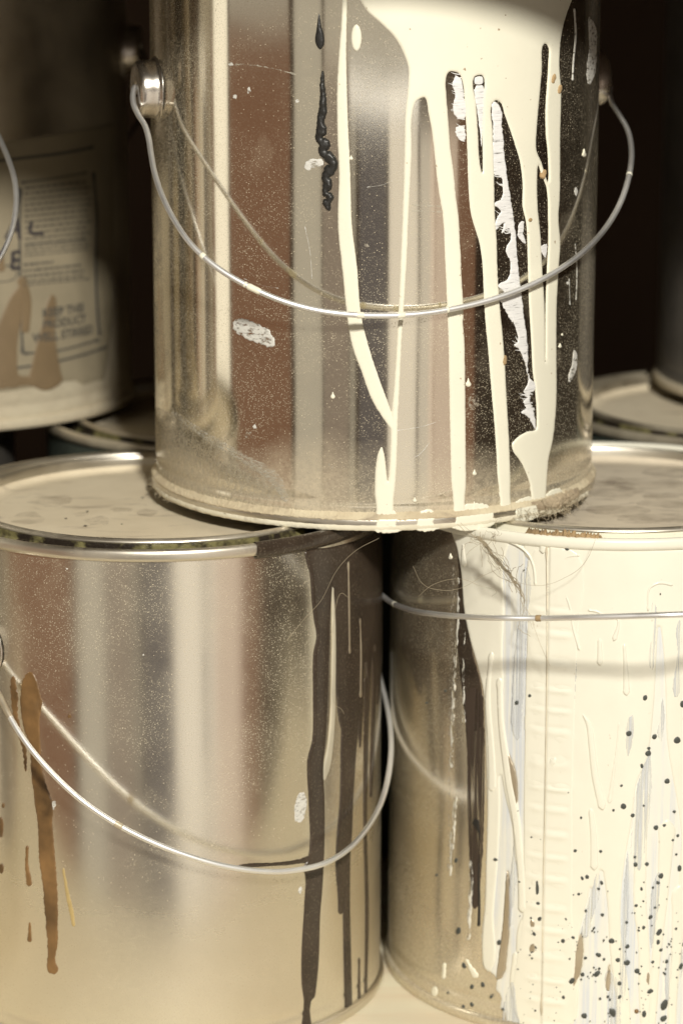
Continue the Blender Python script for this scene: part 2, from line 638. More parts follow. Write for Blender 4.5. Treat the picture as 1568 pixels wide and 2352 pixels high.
def film(name, can, outer, mat, holes=(), t=0.00035, w=0.0009, grid=0.0012, off=0.00005, R=RC, smooth=True, rag=0.0,
         hf=None, label=None, px=True, kind=None, edge=0.0006, seed=0, dome=1.0):
    """a layer of paint on the can wall. outer/holes: outlines, traced as pixels then laid on the cylinder"""
    loc = can.location
    rings = []
    for pl in [outer] + list(holes):
        if smooth:
            pl = spline(pl, 5)
        q = [on_can(p[0], p[1], loc, R) for p in pl] if px else [tuple(p[:2]) for p in pl]
        q = resample(q, edge)
        if rag:
            q2 = []
            for i, p in enumerate(q):
                nx = noise.noise(Vector((p[0] * 900 + seed, p[1] * 900, 3.3))) + 0.5 * noise.noise(
                    Vector((p[0] * 2600 + seed, p[1] * 2600, 1.3)))
                ny = noise.noise(Vector((p[0] * 900, p[1] * 900 + seed, 9.1)))
                q2.append((p[0] + rag * nx, p[1] + rag * ny))
            q = q2
        rings.append(q)
    segs = []
    for q in rings:
        segs += [(q[i], q[(i + 1) % len(q)]) for i in range(len(q))]
    xs = [p[0] for p in rings[0]]
    ys = [p[1] for p in rings[0]]
    gx = np.arange(min(xs), max(xs) + grid, grid)
    gy = np.arange(min(ys), max(ys) + grid, grid)
    G = np.array([(a + (grid / 2 if k % 2 else 0), b) for k, b in enumerate(gy) for a in gx])
    ins = inside(G, rings[0])
    for q in rings[1:]:
        ins &= ~inside(G, q)
    G = G[ins]
    if len(G):
        dd = bdist(G, segs)
        G = G[dd > grid * 0.45]
    # an inner ring of points for the rounded edge
    extra = []
    for q in rings:
        n = len(q)
        for dst in (w * 0.3, w * 0.8):
            for i in range(0, n):
                ax, ay = q[i - 1]
                bx, by = q[(i + 1) % n]
                tx, ty = bx - ax, by - ay
                L = math.hypot(tx, ty) + 1e-12
                for sg in (1, -1):
                    extra.append((q[i][0] - ty / L * dst * sg, q[i][1] + tx / L * dst * sg, dst))
    if extra:
        Ex = np.array(extra)
        m = inside(Ex[:, :2], rings[0])
        for q in rings[1:]:
            m &= ~inside(Ex[:, :2], q)
        Ex = Ex[m]
        if len(Ex):
            de = bdist(Ex[:, :2], segs)
            Ex = Ex[de > Ex[:, 2] * 0.85][:, :2]
            G = np.vstack([G, Ex]) if len(G) else Ex
    V = [Vector(p) for q in rings for p in q]
    E = []
    b0 = 0
    for q in rings:
        E += [(b0 + i, b0 + (i + 1) % len(q)) for i in range(len(q))]
        b0 += len(q)
    V += [Vector((float(a), float(b))) for a, b in G]
    r = delaunay_2d_cdt(V, E, [], 0, 1e-7)
    vv, ff = r[0], r[2]
    A = np.array([(p[0], p[1]) for p in vv])
    cen = np.array([A[list(f)].mean(0) for f in ff])
    m = inside(cen, rings[0])
    for q in rings[1:]:
        m &= ~inside(cen, q)
    d = bdist(A, segs)
    u = np.clip(d / w, 0, 1)
    hh = t * np.sqrt(np.clip(1 - (1 - u) ** 2, 0, 1))
    verts = []
    for (s, z), h_, d_ in zip(A, hh, d):
        e = hf(s, z, d_) if hf else 0.0
        rad = R + off + h_ + e if d_ > 1e-6 else R - 0.00015 + min(e, 0)
        a = s / R
        verts.append((rad * math.sin(a), -rad * math.cos(a), float(z)))
    faces = []
    for f, k in zip(ff, m):
        if k:
            f = list(f)
            a, b, c = A[f[0]], A[f[1]], A[f[2]]
            if (b[0] - a[0]) * (c[1] - a[1]) - (b[1] - a[1]) * (c[0] - a[0]) < 0:
                f.reverse()
            faces.append(tuple(f))
    used = sorted({i for f in faces for i in f})
    mp = {i: k for k, i in enumerate(used)}
    me = mesh(name, [verts[i] for i in used], [tuple(mp[i] for i in f) for f in faces])
    return add(name, me, mat, can, label=label, kind=kind)


def drip(pts, end=1.0):
    """centre line [(x, y, width)...] -> outline with rounded ends (pixels)"""
    P = spline(pts, 4, False)
    L, Rr = [], []
    n = len(P)
    for i, p in enumerate(P):
        a, b = P[max(i - 1, 0)], P[min(i + 1, n - 1)]
        tx, ty = b[0] - a[0], b[1] - a[1]
        k = math.hypot(tx, ty) + 1e-9
        nx, ny = -ty / k, tx / k
        hw = max(p[2] / 2, 0.4)
        L.append((p[0] + nx * hw, p[1] + ny * hw))
        Rr.append((p[0] - nx * hw, p[1] - ny * hw))
    p = P[-1]
    tx, ty = p[0] - P[-2][0], p[1] - P[-2][1]
    k = math.hypot(tx, ty) + 1e-9
    cap = (p[0] + tx / k * p[2] * 0.5 * end, p[1] + ty / k * p[2] * 0.5 * end)
    p0 = P[0]
    tx, ty = p0[0] - P[1][0], p0[1] - P[1][1]
    k = math.hypot(tx, ty) + 1e-9
    cap0 = (p0[0] + tx / k * p0[2] * 0.5 * end, p0[1] + ty / k * p0[2] * 0.5 * end)
    return L + [cap] + Rr[::-1] + [cap0]


def ell(x, y, rx, ry, n=12, rot=0.0):
    c, s = math.cos(rot), math.sin(rot)
    return [(x + rx * math.cos(a) * c - ry * math.sin(a) * s, y + rx * math.cos(a) * s + ry * math.sin(a) * c)
            for a in (2 * math.pi * k / n for k in range(n))]


def tear(x, y, w, h):
    return [(x, y - h * 0.6), (x + w * 0.22, y - h * 0.2), (x + w * 0.5, y + h * 0.15), (x + w * 0.36, y + h * 0.4), (x, y + h * 0.5),
            (x - w * 0.36, y + h * 0.4), (x - w * 0.5, y + h * 0.15), (x - w * 0.22, y - h * 0.2)]


# ------------------------------------------------------------------ cans
def crust_disp(a, r, z):
    n = noise.fractal(Vector((math.cos(a) * 45, math.sin(a) * 45, z * 900)), 1.0, 2.0, 4)
    m = 0.5 + 0.5 * noise.noise(Vector((math.cos(a) * 9, math.sin(a) * 9, 2)))
    return (0.00045 * n * (0.4 + m), 0.00025 * n)


def thing(name, label, cat, loc, group=None, kind=None):
    o = bpy.data.objects.new(name, None)
    o.empty_display_size = 0.02
    COL.objects.link(o)
    o.location = loc
    o['label'] = label
    if cat:
        o['category'] = cat
    if group:
        o['group'] = group
    return o


def make_can(label, loc, body_mat, rim_mat, lid_mat, groove_mat, chime_mat, ear_az=None, ridge_mat=None, ear_z=0.150, wavy=0.0, seg=256,
             height=H, open_lid=False, lid=True):
    can = thing('paint_can', label, 'paint can', loc, 'paint cans stacked on the shelf')
    h = height
    prof = [(RC - 0.0004, 0.0030), (RC, 0.0045), (RC, 0.0085), (RC - 0.0004, 0.0095), (RC, 0.0105)]
    k = 60
    prof += [(RC, 0.0105 + (h - 0.0045 - 0.0105) * i / k) for i in range(1, k + 1)]

    def wob(a, r, z):
        x = noise.noise(Vector((math.cos(a) * 2.2, math.sin(a) * 2.2, z * 16 + loc[0] * 50)))
        return (wavy * x, 0)
    add('body', lathe('can_body', prof, seg, wob if wavy else None), body_mat, can)
    pc = smooth_prof([(RC - 0.002, 0.0010), (RC - 0.0006, 0.0001), (RR - 0.0006, 0.0), (RR, 0.0010), (RR, 0.0030), (RR - 0.0006, 0.0040),
                      (RC - 0.0003, 0.0044)], 4)
    add('base_rim', lathe('can_base_rim', pc, seg), chime_mat, can)
    if lid:
        pr = smooth_prof([(RC - 0.0002, h - 0.0046), (RC + 0.0010, h - 0.0042), (RR + 0.0003, h - 0.0030), (RR + 0.0003, h - 0.0012),
                          (RR - 0.0004, h - 0.0001), (RR - 0.0016, h), (RR - 0.0028, h - 0.0008), (RR - 0.0036, h - 0.0032)], 4)
        add('top_rim', lathe('can_top_rim', pr, seg), rim_mat, can)
        pg = smooth_prof([(RR - 0.0036, h - 0.0030), (RR - 0.0046, h - 0.0046), (0.0740, h - 0.0050), (0.0716, h - 0.0034),
                          (0.0714, h - 0.0020), (0.0713, h - 0.0006)], 3)

        def lump(a, r, z):
            return (0, 0.0006 * noise.noise(Vector((math.cos(a) * 30, math.sin(a) * 30, r * 400))) if 0.072 < r < 0.0795 else 0)
        add('groove', lathe('can_groove', pg, seg, lump), groove_mat, can)
        pl = smooth_prof([(0.0712, h - 0.0012), (0.0714, h - 0.0003), (0.0703, h + 0.0008), (0.0692, h + 0.0002), (0.0688, h - 0.0030)], 4)
        add('lid_ridge', lathe('lid_ridge', pl, seg), ridge_mat or rim_mat, can)
        pp = smooth_prof([(0.0688, h - 0.0029), (0.0675, h - 0.0046), (0.0640, h - 0.0050), (0.0600, h - 0.0046)], 3) + [
            (0.045, h - 0.0046), (0.02, h - 0.0045), (0, h - 0.0045)]
        add('lid', lathe('lid_panel', pp, seg), lid_mat, can)
    if ear_az is not None:
        for az in (ear_az, ear_az + 180):
            ear(can, az, ear_z)
    return can


def ear(can, az, z):
    pf = [(0.0118, 0.0), (0.0116, 0.0005), (0.0109, 0.0008), (0.0106, 0.0012), (0.01045, 0.0024), (0.0104, 0.0040), (0.0103, 0.0052),
          (0.0101, 0.0064), (0.0096, 0.0074), (0.0086, 0.0079), (0.0070, 0.0080), (0.0045, 0.0078), (0.0030, 0.0076), (0.0024, 0.0068),
          (0.0020, 0.0050), (0, 0.0046)]
    me = lathe('ear', smooth_prof(pf, 3), 64)
    me.transform(Matrix.Translation((0, 0, 0)))
    a = math.radians(az)
    o = add('ear', me, M['ear'], can)
    d = Vector((math.sin(a), -math.cos(a), 0))
    o.rotation_euler = d.to_track_quat('Z', 'Y').to_euler()
    o.location = d * (RC - 0.0004) + Vector((0, 0, z))
    return o


XL, XR, XT = Vector((-0.0676, 0, 0)), Vector((0.1009, 0.0159, 0)), Vector((0.0122, 0.0265, H + 0.0010))
top = make_can('shiny tin paint can on top of the stack, streaked with long cream drips', XT, M['tin_top'], M['tin_rim'], M['lid_left'],
               M['groove'], M['tin_rim'], ear_az=-74, ear_z=0.1490, wavy=0.00012)
left = make_can('satin tin paint can with dark brown drips, lower left under the drip-streaked can', XL, M['tin_left'], M['tin_rim'],
                M['lid_left'], M['groove'], M['tin_rim'], ear_az=-47, ear_z=0.1470, wavy=0.0001)
right = make_can('paint can coated in cream paint with dark specks, lower right of the stack', XR, M['tin_right'], M['cream_thick'],
                 M['lid_right'], M['cream'], M['tin_right'], ear_az=-122, ear_z=0.150, wavy=0.0001, ridge_mat=M['tin_rim'])


# ------------------------------------------------------------------ bails
def bail(can, pts3, r=0.00102, mat=None):
    P = spline([tuple(p) for p in pts3], 8, False)
    L = can.location
    v, f = tube('bail', [Vector(p) - L for p in P], r, 12)
    return add('bail', mesh('bail', v, f), mat or M['wire'], can)


def bead(can, o_pts, x, ln, mat, k=1.25):
    """a blob of dried paint round the wire where its centre line passes picture column x"""
    P = [Vector(p) for p in spline([tuple(p) for p in o_pts], 24, False)]
    def col(p):
        d = p - CAM
        return 784 + FPX * d.x / d.dot(FW)
    mid = len(P) // 2
    i = min(range(len(P)), key=lambda j: abs(col(P[j]) - x) + (0 if P[j].y < can.location.y else 500))
    L = can.location
    j0, j1 = max(0, i - ln), min(len(P) - 1, i + ln)
    v, f = tube('bead', [p - L for p in P[j0:j1 + 1]], 0.00102 * k, 12, rf=lambda u: .82 + .3 * math.sin(math.pi * u) + .08 * math.sin(u * 9))
    return add('paint_bead', mesh('paint_bead', v, f), mat, can)


def planar(can, A, B, C, px):
    A, B, C = Vector(A), Vector(B), Vector(C)
    n = (B - A).cross(C - A).normalized()
    return [at_plane(x, y, A, n) for x, y in px]


def ear_tip(can, az, z, k=RC + 0.0072):
    a = math.radians(az)
    return can.location + Vector((math.sin(a) * k, -math.cos(a) * k, z))


eL, eR = ear_tip(top, -74, .149), ear_tip(top, 106, .149)
bot = at_y(880, 724, top.location.y - RC - 0.0085)
pts = planar(top, eL, eR, bot, [(311, 200), (306, 215), (307, 238), (317, 262), (333, 288), (342, 318), (347, 352), (355, 395), (371, 445),
                                (399, 503), (440, 562), (495, 612), (560, 652), (640, 688), (720, 711), (800, 722), (880, 725),
                                (960, 721), (1040, 709), (1120, 690), (1200, 662), (1280, 621), (1340, 577), (1390, 523),
                                (1425, 462), (1445, 395), (1449, 345), (1440, 298), (1420, 262), (1404, 236), (1399, 215), (1400, 200)])
pts = [ear_tip(top, -74, .149, RC + 0.0055)] + pts
bail(top, pts)
for x, ln, k in ((465, 2, 1.1), (583, 5, 1.08), (562, 1, 1.1), (826, 3, 1.05), (921, 3, 1.06), (1028, 1, 1.2), (1444, 1, 1.1)):
    bead(top, pts, x, ln, M['cream'], k)

eL, eR = ear_tip(left, -47, .147), ear_tip(left, 133, .147)
bot = at_y(620, 2001, left.location.y - RC * 0.93 - 0.006)
pts = planar(left, eL, eR, bot, [(-42, 1490), (-40, 1530), (-22, 1560), (-4, 1592), (20, 1640), (58, 1702), (110, 1765), (180, 1832), (262, 1889), (345, 1932),
                                 (430, 1965), (520, 1990), (620, 2002), (690, 1997), (745, 1983), (800, 1950), (842, 1903), (872, 1850),
                                 (890, 1790), (898, 1720), (895, 1660), (886, 1610), (876, 1570), (866, 1530), (860, 1500)])
bail(left, pts)
for x, ln in ((8, 16),):
    bead(left, pts, x, ln, M['tan_tin'], 1.12)
bead(left, pts, 272, 3, M['tan_tin'], 1.05)

# the right can's bail is swung up and sticks out towards the viewer
pts = []
for x, y, d in [(846, 1330, .02), (862, 1352, .012), (884, 1374, -.004), (908, 1389, -.026), (945, 1402, -.050), (1000, 1411, -.080), (1060, 1416, -.102),
                (1140, 1419, -.122), (1240, 1420, -.128), (1340, 1418, -.139), (1450, 1415, -.147), (1568, 1411, -.151),
                (1700, 1404, -.130), (1800, 1395, -.085), (1860, 1370, -.03)]:
    pts.append(at_y(x, y, d * (.80 if d < 0 else 1)))
bail(right, pts, 0.0010)
bead(right, pts, 1234, 2, M['rust'], 1.05)
bead(right, pts, 906, 2, M['cream'], 1.0)

# ------------------------------------------------------------------ paint on the top can
spill = [(815, -40), (838, 20), (870, 50), (905, 85), (925, 120), (937, 155), (936, 200), (930, 260), (928, 340), (925, 450), (919, 600),
         (913, 740), (908, 830), (903, 900), (897, 965), (896, 1020), (893, 1080), (890, 1104), (886, 1070), (882, 1042), (876, 1026), (869, 1036),
         (862, 1070), (860, 1134), (862, 1180), (848, 1200), (905, 1202), (903, 1160), (908, 1109), (911, 1060), (913, 1000), (914, 960), (918, 884),
         (922, 790), (928, 700), (934, 600), (939, 480), (945, 360), (949, 250), (958, 231), (974, 224), (983, 260), (992, 310), (1000, 390), (1008, 450), (1016, 500),
         (1020, 580), (1025, 690), (1029, 790), (1031, 900), (1033, 1000), (1035, 1100), (1037, 1185), (1020, 1203), (1084, 1201), (1071, 1185), (1070, 1100),
         (1069, 1000), (1068, 900), (1066, 780), (1063, 742), (1064, 720), (1059, 620), (1058, 585), (1056, 560), (1053, 500), (1046, 445), (1041, 390), (1034, 340), (1029, 270),
         (1025, 220), (1026, 172), (1033, 165), (1050, 167), (1058, 178), (1066, 230), (1069, 280), (1072, 350), (1075, 440), (1080, 490), (1088, 520), (1100, 560),
         (1106, 600), (1110, 680), (1114, 740), (1120, 800), (1128, 900), (1136, 1000), (1141, 1090), (1146, 1170), (1136, 1196), (1186, 1191),
         (1175, 1170), (1171, 1090), (1168, 1000), (1163, 920), (1159, 840), (1154, 770), (1147, 700), (1142, 620), (1140, 550), (1136, 490),
         (1134, 400), (1131, 300), (1130, 238), (1138, 231), (1148, 236), (1158, 265), (1170, 298), (1182, 335), (1193, 372), (1199, 420), (1199, 475), (1207, 510),
         (1211, 600), (1214, 700), (1219, 784), (1222, 850), (1228, 900), (1231, 970), (1229, 986), (1209, 991), (1186, 1005), (1174, 1020),
         (1178, 1038), (1194, 1060), (1206, 1085), (1215, 1110), (1219, 1140), (1221, 1168), (1208, 1187), (1266, 1178), (1252, 1163),
         (1253, 1125), (1255, 1090), (1259, 1050), (1267, 1015), (1272, 975), (1276, 920), (1276, 800), (1277, 700), (1281, 620), (1285, 555),
         (1281, 505), (1284, 450), (1285, 300), (1287, 210), (1283, 150), (1287, 85), (1297, 40), (1315, -10), (1325, -40)]
holes = [[(1089, 177), (1107, 174), (1108, 230), (1106, 300), (1107, 350), (1106, 396), (1101, 370), (1097, 300), (1093, 240)],
         [(1249, 101), (1256, 104), (1258, 150), (1255, 200), (1252, 250), (1253, 310), (1257, 350), (1257, 418), (1250, 400), (1242, 372),
          (1231, 345), (1232, 290), (1237, 230), (1243, 165)],
         [(1235, 380), (1243, 402), (1254, 430), (1258, 500), (1258, 560), (1255, 620), (1252, 700), (1251, 830), (1249, 700), (1244, 620), (1240, 540),
          (1234, 480), (1232, 420)]]
film('paint_spill', top, spill, M['cream'], holes, t=0.00042, w=0.0011, rag=0.00010, label='broad cream paint spill that runs down in long drips')
film('paint_drip', top, drip([(792, -30, 12), (789, 60, 13), (786, 130, 18), (785, 200, 23), (787, 300, 26), (791, 400, 27), (792, 520, 33), (803, 620, 35),
                              (812, 720, 33), (826, 790, 37), (846, 850, 34), (870, 915, 33), (893, 962, 22), (904, 985, 14)]), M['cream'],
     t=.0004, rag=0.00010, label='slanting cream drip left of the others')
film('paint_drop', top, ell(818, 87, 12, 31), M['cream'], t=.0005)
for (x, y, w, h) in [(764, 908, 11, 17), (1075, 879, 13, 20), (1089, 1085, 10, 15), (1088, 1166, 13, 27), (1285, 794, 7, 11), (1290, 768, 4, 7),
                     (806, 362, 10, 12), (1340, 352, 8, 18), (952, 1148, 10, 12), (1052, 1156, 7, 7)]:
    film('paint_drop', top, tear(x, y, w, h), M['cream'], t=.00035, w=.0007, edge=.0003, grid=.0006)
# white smears
film('white_smear', top, [(1132, 234), (1145, 238), (1153, 300), (1160, 380), (1171, 450), (1181, 520), (1188, 600), (1197, 680), (1206, 750), (1212, 800),
                          (1216, 868), (1230, 880), (1227, 897), (1216, 905), (1219, 930), (1227, 955), (1229, 988), (1221, 975), (1214, 960),
                          (1196, 947), (1206, 938), (1202, 920), (1212, 912), (1202, 903), (1206, 890), (1212, 880), (1208, 850), (1203, 830), (1190, 800), (1178, 792),
                          (1188, 785), (1180, 745), (1160, 700), (1145, 690), (1160, 676), (1143, 655), (1166, 640), (1170, 600), (1160, 575), (1171, 550), (1168, 525),
                          (1150, 537), (1156, 512), (1136, 530), (1140, 500), (1150, 485), (1134, 470), (1150, 455), (1153, 425), (1148, 406), (1135, 402), (1132, 300)],
     M['white'], t=.00018, w=.0006, rag=.0004, grid=.001, seed=4)
film('white_smear', top, [(1046, 174), (1056, 178), (1064, 215), (1067, 272), (1052, 274), (1042, 262), (1040, 240), (1044, 215), (1038, 196), (1042, 182)], M['white'], t=.00018, w=.0005, rag=.0003, seed=9)
rb = random.Random(3)
for k in range(26):
    y = 172 + k * 6.1 + rb.uniform(-2, 2)
    if 276 < y < 286:
        continue
    x1 = 1066 if y > 215 else 1058
    ln = rb.uniform(12, 32) if y < 270 else rb.uniform(8, 20)
    film('brush_mark', top, drip([(x1, y, 3.2), (x1 - ln * .5, y - rb.uniform(-1, 4), 3), (max(1027, x1 - ln), y - rb.uniform(0, 8), 1.2)]), M['white'], t=.0001, w=.0003, edge=.0004, grid=.0008, off=.00006)
for k in range(30):
    y = rb.choice((rb.uniform(402, 440), rb.uniform(480, 540), rb.uniform(640, 700), rb.uniform(770, 812), rb.uniform(900, 945)))
    x1 = 1150 + (y - 400) * .125 + rb.uniform(-4, 4)
    ln = rb.uniform(10, 24)
    film('brush_mark', top, drip([(x1 + 4, y, 3.6), (x1 - ln * .5, y - rb.uniform(-2, 5), 2.6), (x1 - ln, y - rb.uniform(0, 12), 1.0)]), M['white'], t=.0001, w=.0003, edge=.0004, grid=.0008, off=.00006)
film('dust_haze', top, [(359, 935), (400, 955), (470, 1002), (540, 1045), (600, 1072), (635, 1100), (655, 1140), (668, 1172), (600, 1182), (500, 1163), (420, 1138), (362, 1092)], M['haze'], t=.00002, w=.001, off=.00002,
     rag=.0006, grid=.003, edge=.001, label='pale wiped smear in the dust')
film('wipe_mark', top, drip([(398, 950, 12), (480, 1005, 20), (560, 1054, 22), (628, 1096, 30), (655, 1146, 18)]), M['wipe'], t=.00003, w=.001, off=.00005, rag=.0006, grid=.002, edge=.001)
film('wipe_mark', top, drip([(945, 470, 5), (1012, 474, 6)]), M['wipe'], t=.00003, w=.0005, off=.00003, rag=.0003)
film('wipe_mark', top, drip([(945, 484, 4), (1014, 487, 6)]), M['wipe'], t=.00003, w=.0005, off=.00003, rag=.0003)
for P in ([(950, 1050, 1.5), (960, 1046, 1.5), (990, 1010, 1.2)], [(905, 990, 1.2), (975, 978, 1.4), (1010, 966, 1)], [(560, 640, 1), (600, 655, 1.2), (640, 662, 1)], [(700, 520, 1), (712, 580, 1.2), (716, 640, 1)],
          [(1320, 560, 1), (1324, 620, 2), (1322, 690, 1)], [(1306, 640, 1), (1308, 700, 1.4)], [(842, 430, 1), (880, 424, 1.2), (900, 415, 1)]):
    film('scratch', top, drip(P), M['scuff'], t=.00002, w=.0002, off=.00003, edge=.0004, grid=.001)
film('wipe_mark', top, drip([(528, 146, 5), (600, 152, 4), (680, 171, 3)]), M['wipe'], t=.00003, w=.0005, off=.00003, rag=.0003)
film('white_smear', top, [(1090, 178), (1107, 176), (1107, 192), (1090, 193)], M['white'], t=.00012, w=.0003, off=.00002, rag=.0001)
film('white_smear', top, [(1092, 198), (1107, 196), (1107, 280), (1105, 340), (1101, 300), (1096, 260)], M['white'], t=.00012, w=.0003, off=.00002, rag=.0003)
for q, sd in (([(1150, 690), (1170, 700), (1190, 740), (1180, 742), (1160, 712)], 3), ([(1194, 510), (1202, 508), (1200, 530), (1206, 560), (1190, 545)], 5),
              ([(1240, 565), (1255, 562), (1250, 590), (1243, 580)], 6), ([(1045, 295), (1064, 290), (1066, 322), (1050, 318)], 7)):
    film('white_fleck', top, spline(q, 3), M['white'], t=.00012, w=.0004, rag=.0006, seed=sd, edge=.0004)
film('scuff', top, [(535, 738), (560, 732), (600, 748), (622, 764), (630, 790), (618, 800), (600, 790), (575, 782), (550, 770), (536, 758)], M['scuff'], t=.00014, w=.0005,
     rag=.0009, seed=2, edge=.0004, label='chalky white scuff')
film('scuff', top, [(700, 372), (722, 364), (745, 370), (740, 383), (718, 386), (703, 392)], M['scuff'], t=.00014, w=.0005, rag=.0006, seed=8, edge=.0004)
film('scuff', top, [(1318, 803), (1324, 815), (1321, 850), (1314, 868), (1306, 880), (1305, 862), (1312, 840)], M['scuff'], t=.00014, w=.0005, rag=.0005, seed=8, edge=.0004)
film('scuff', top, [(1352, 40), (1366, 60), (1369, 110), (1362, 180), (1352, 195), (1346, 170), (1352, 110)], M['scuff'], t=.0001, w=.0005, rag=.0008, seed=12, edge=.0004)
film('paint_streak', top, drip([(1318, 20, 3), (1321, 80, 4), (1316, 140, 3), (1314, 184, 3)]), M['scuff'], t=.0001, w=.0003)
for x, y, sx, sy in [(530, 148, 6, 4), (548, 150, 10, 4), (572, 208, 4, 8), (540, 222, 5, 6), (682, 232, 4, 4), (700, 222, 9, 5), (735, 250, 8, 4), (842, 565, 7, 7), (572, 1000, 9, 10),
                     (585, 980, 5, 5), (1088, 922, 13, 20), (640, 690, 5, 5), (760, 1070, 8, 6), (1322, 440, 4, 10), (546, 360, 4, 5), (1303, 650, 3, 4)]:
    film('dried_mark', top, ell(x, y, sx, sy), M['ghost' if sx > 6 else 'scuff'], t=.00004, w=.0004, rag=.0004, seed=x, edge=.0004, off=.00002)
# black squiggles
film('black_drip', top, [(733, 27), (738, 60), (744, 80), (744, 103), (735, 114), (727, 106), (723, 92), (726, 70)], M['black'], t=.0008, w=.001)
sq = [(741, 165, 7), (740, 190, 12), (742, 225, 16), (741, 255, 20), (736, 280, 18), (738, 300, 26), (733, 318, 20), (745, 330, 28), (742, 348, 22), (754, 360, 26), (765, 378, 22),
      (756, 392, 28), (748, 405, 20), (752, 425, 24), (748, 445, 18), (757, 452, 20), (750, 465, 20), (754, 478, 14)]
film('black_drip', top, drip(sq), M['black'], t=.0012, w=.0014, rag=.0003, hf=lambda s, z, d: 0.0003 * noise.noise(Vector((s * 500, z * 500, 1))) if d > .0003 else 0)
for x, y in [(1246, 400), (1157, 828), (1268, 180), (1282, 205), (1215, 505)]:
    film('rust_flake', top, ell(x, y, 5, 12 if y != 505 else 5, rot=.2), M['rust'], t=.0006, w=.0008, rag=.0003, seed=x, off=.0003)

# dust and paint crust round its base rim: cream below, dusty bead above
def ring_arc(name, can, prof, a0, a1, n, disp, mat, **k):
    v, f = [], []
    m = len(prof)
    for i in range(n + 1):
        a = math.radians(a0 + (a1 - a0) * i / n)
        for j, (r, z) in enumerate(prof):
            dr, dz = disp(a, j / (m - 1))
            v.append(((r + dr) * math.sin(a), -(r + dr) * math.cos(a), z + dz))
    for i in range(n):
        for j in range(m - 1):
            p = i * m + j
            f.append((p, p + m, p + m + 1, p + 1))
    return add(name, mesh(name, v, f), mat, can, **k)


def dcrust(a, u):
    e = math.sin(math.pi * u)
    n = noise.fractal(Vector((a * 90, u * 4, 0.3)), 1.0, 2.0, 5)
    m = noise.noise(Vector((a * 7, 3, 1)))
    return (e * (0.00003 + 0.0003 * abs(n) + 0.0002 * max(0, m)), 0.0003 * n)


ring_arc('dust_crust', top, smooth_prof([(RC - .0002, 0.0062), (RC + .0004, 0.0052), (RR - .0004, 0.0044), (RR + .0001, 0.0036), (RR - .0003, .0030)], 3),
         -92, 92, 1400, dcrust, M['crust'], label='tan dust crust above the rim')


def pcrust(a, u):
    e = math.sin(math.pi * u)
    n = noise.fractal(Vector((a * 40, u * 2, 5.3)), 1.0, 2.0, 4)
    m = noise.noise(Vector((a * 12, 8, 1)))
    top_z = 0.0007 * m if u > .9 else 0
    return (e * (0.00005 + 0.00015 * abs(n)), 0.00015 * n + top_z)


ring_arc('paint_crust', top, smooth_prof([(RR - .001, -0.0004), (RR - .0001, -0.0005), (RR + .0003, 0.0003), (RR + .0002, 0.0012), (RR - .0003, .0018)], 3),
         -80, 70, 1200, pcrust, M['crust_pale'], label='cream paint dried along the lower rim')
# cream runs over the base rim
def clump(a, u):
    e = math.sin(math.pi * u)
    q = max(0, 1 - abs(math.degrees(a) - 53) / 11)
    n = noise.fractal(Vector((a * 75, u * 5, 2.3)), 0.9, 2.1, 6)
    return (e * q * (0.0009 + 0.0022 * abs(n)), .0007 * n * q)


ring_arc('dust_clump', top, smooth_prof([(RC, 0.0052), (RR - .0002, 0.0044), (RR + .0001, 0.0030), (RR, .0010), (RR - .001, -.0003)], 4), 42, 63, 700, clump, M['clump'],
         label='matted brown dust clump on the rim')


def over_rim(s_, z, d):
    u = min(max((z - .0032) / .0022, 0), 1)
    return -(RR - RC) * u * u * (3 - 2 * u)


for a0, a1 in [(0.2, 5.4), (10.5, 14.5), (19.5, 29.5), (37, 44), (48, 56)]:
    q = RR * math.pi / 180
    jt = lambda: random.uniform(-.0006, .0006)
    film('rim_paint', top, [(a0 * q - .0012, -.0003), (a0 * q + jt() * 2, .0018 + jt()), (a0 * q + jt(), .0046 + jt()), (a0 * q + .0012, .0062), (a1 * q - .0010, .0062), (a1 * q + jt(), .0042 + jt()),
                            (a1 * q + jt() * 2, .0020 + jt()), (a1 * q + .0015, -.0003)], M['cream'], R=RR + .0001, px=False, t=.00016, w=.0007, rag=.0004, edge=.0003, grid=.0006,
         hf=over_rim, seed=int(a0 * 9))

# ------------------------------------------------------------------ paint on the left can
film('brown_film', left, [(703, 1290), (700, 1268), (760, 1256), (820, 1240), (870, 1222), (879, 1300), (880, 1400), (876, 1480), (872, 1560), (866, 1620), (862, 1560), (857, 1480),
                          (850, 1540), (846, 1640), (842, 1560), (836, 1520), (832, 1640), (826, 1720), (818, 1640), (812, 1720), (805, 1840), (800, 1900), (794, 1880), (790, 1800), (788, 1700),
                          (776, 1640), (770, 1500), (768, 1400), (763, 1346), (759, 1400), (756, 1500), (753, 1600), (748, 1700), (742, 1760), (745, 1840), (744, 1960), (740, 2040), (735, 2100), (732, 2200), (726, 2268), (722, 2290),
                          (714, 2300), (713, 2400), (697, 2400), (697, 2300), (692, 2260), (692, 2180), (698, 2080), (700, 2010), (695, 1995), (706, 1975), (709, 1850), (705, 1770),
                          (706, 1745), (717, 1700), (719, 1600), (720, 1500), (727, 1462), (722, 1430), (716, 1380), (711, 1320)], M['brown'], t=.00045, w=.001,
     label='dark brown paint run over the right side')
film('brown_drip', left, drip([(800, 1560, 40), (803, 1640, 38), (799, 1740, 34), (795, 1840, 30), (790, 1920, 34), (785, 1990, 30), (783, 2060, 16), (781, 2096, 10)]), M['brown'], t=.0004, off=.00008)
film('brown_drip', left, drip([(797, 1900, 16), (796, 2000, 14), (795, 2100, 16), (797, 2200, 17), (799, 2300, 17), (800, 2400, 17)]), M['brown'], t=.0004, off=.00010)
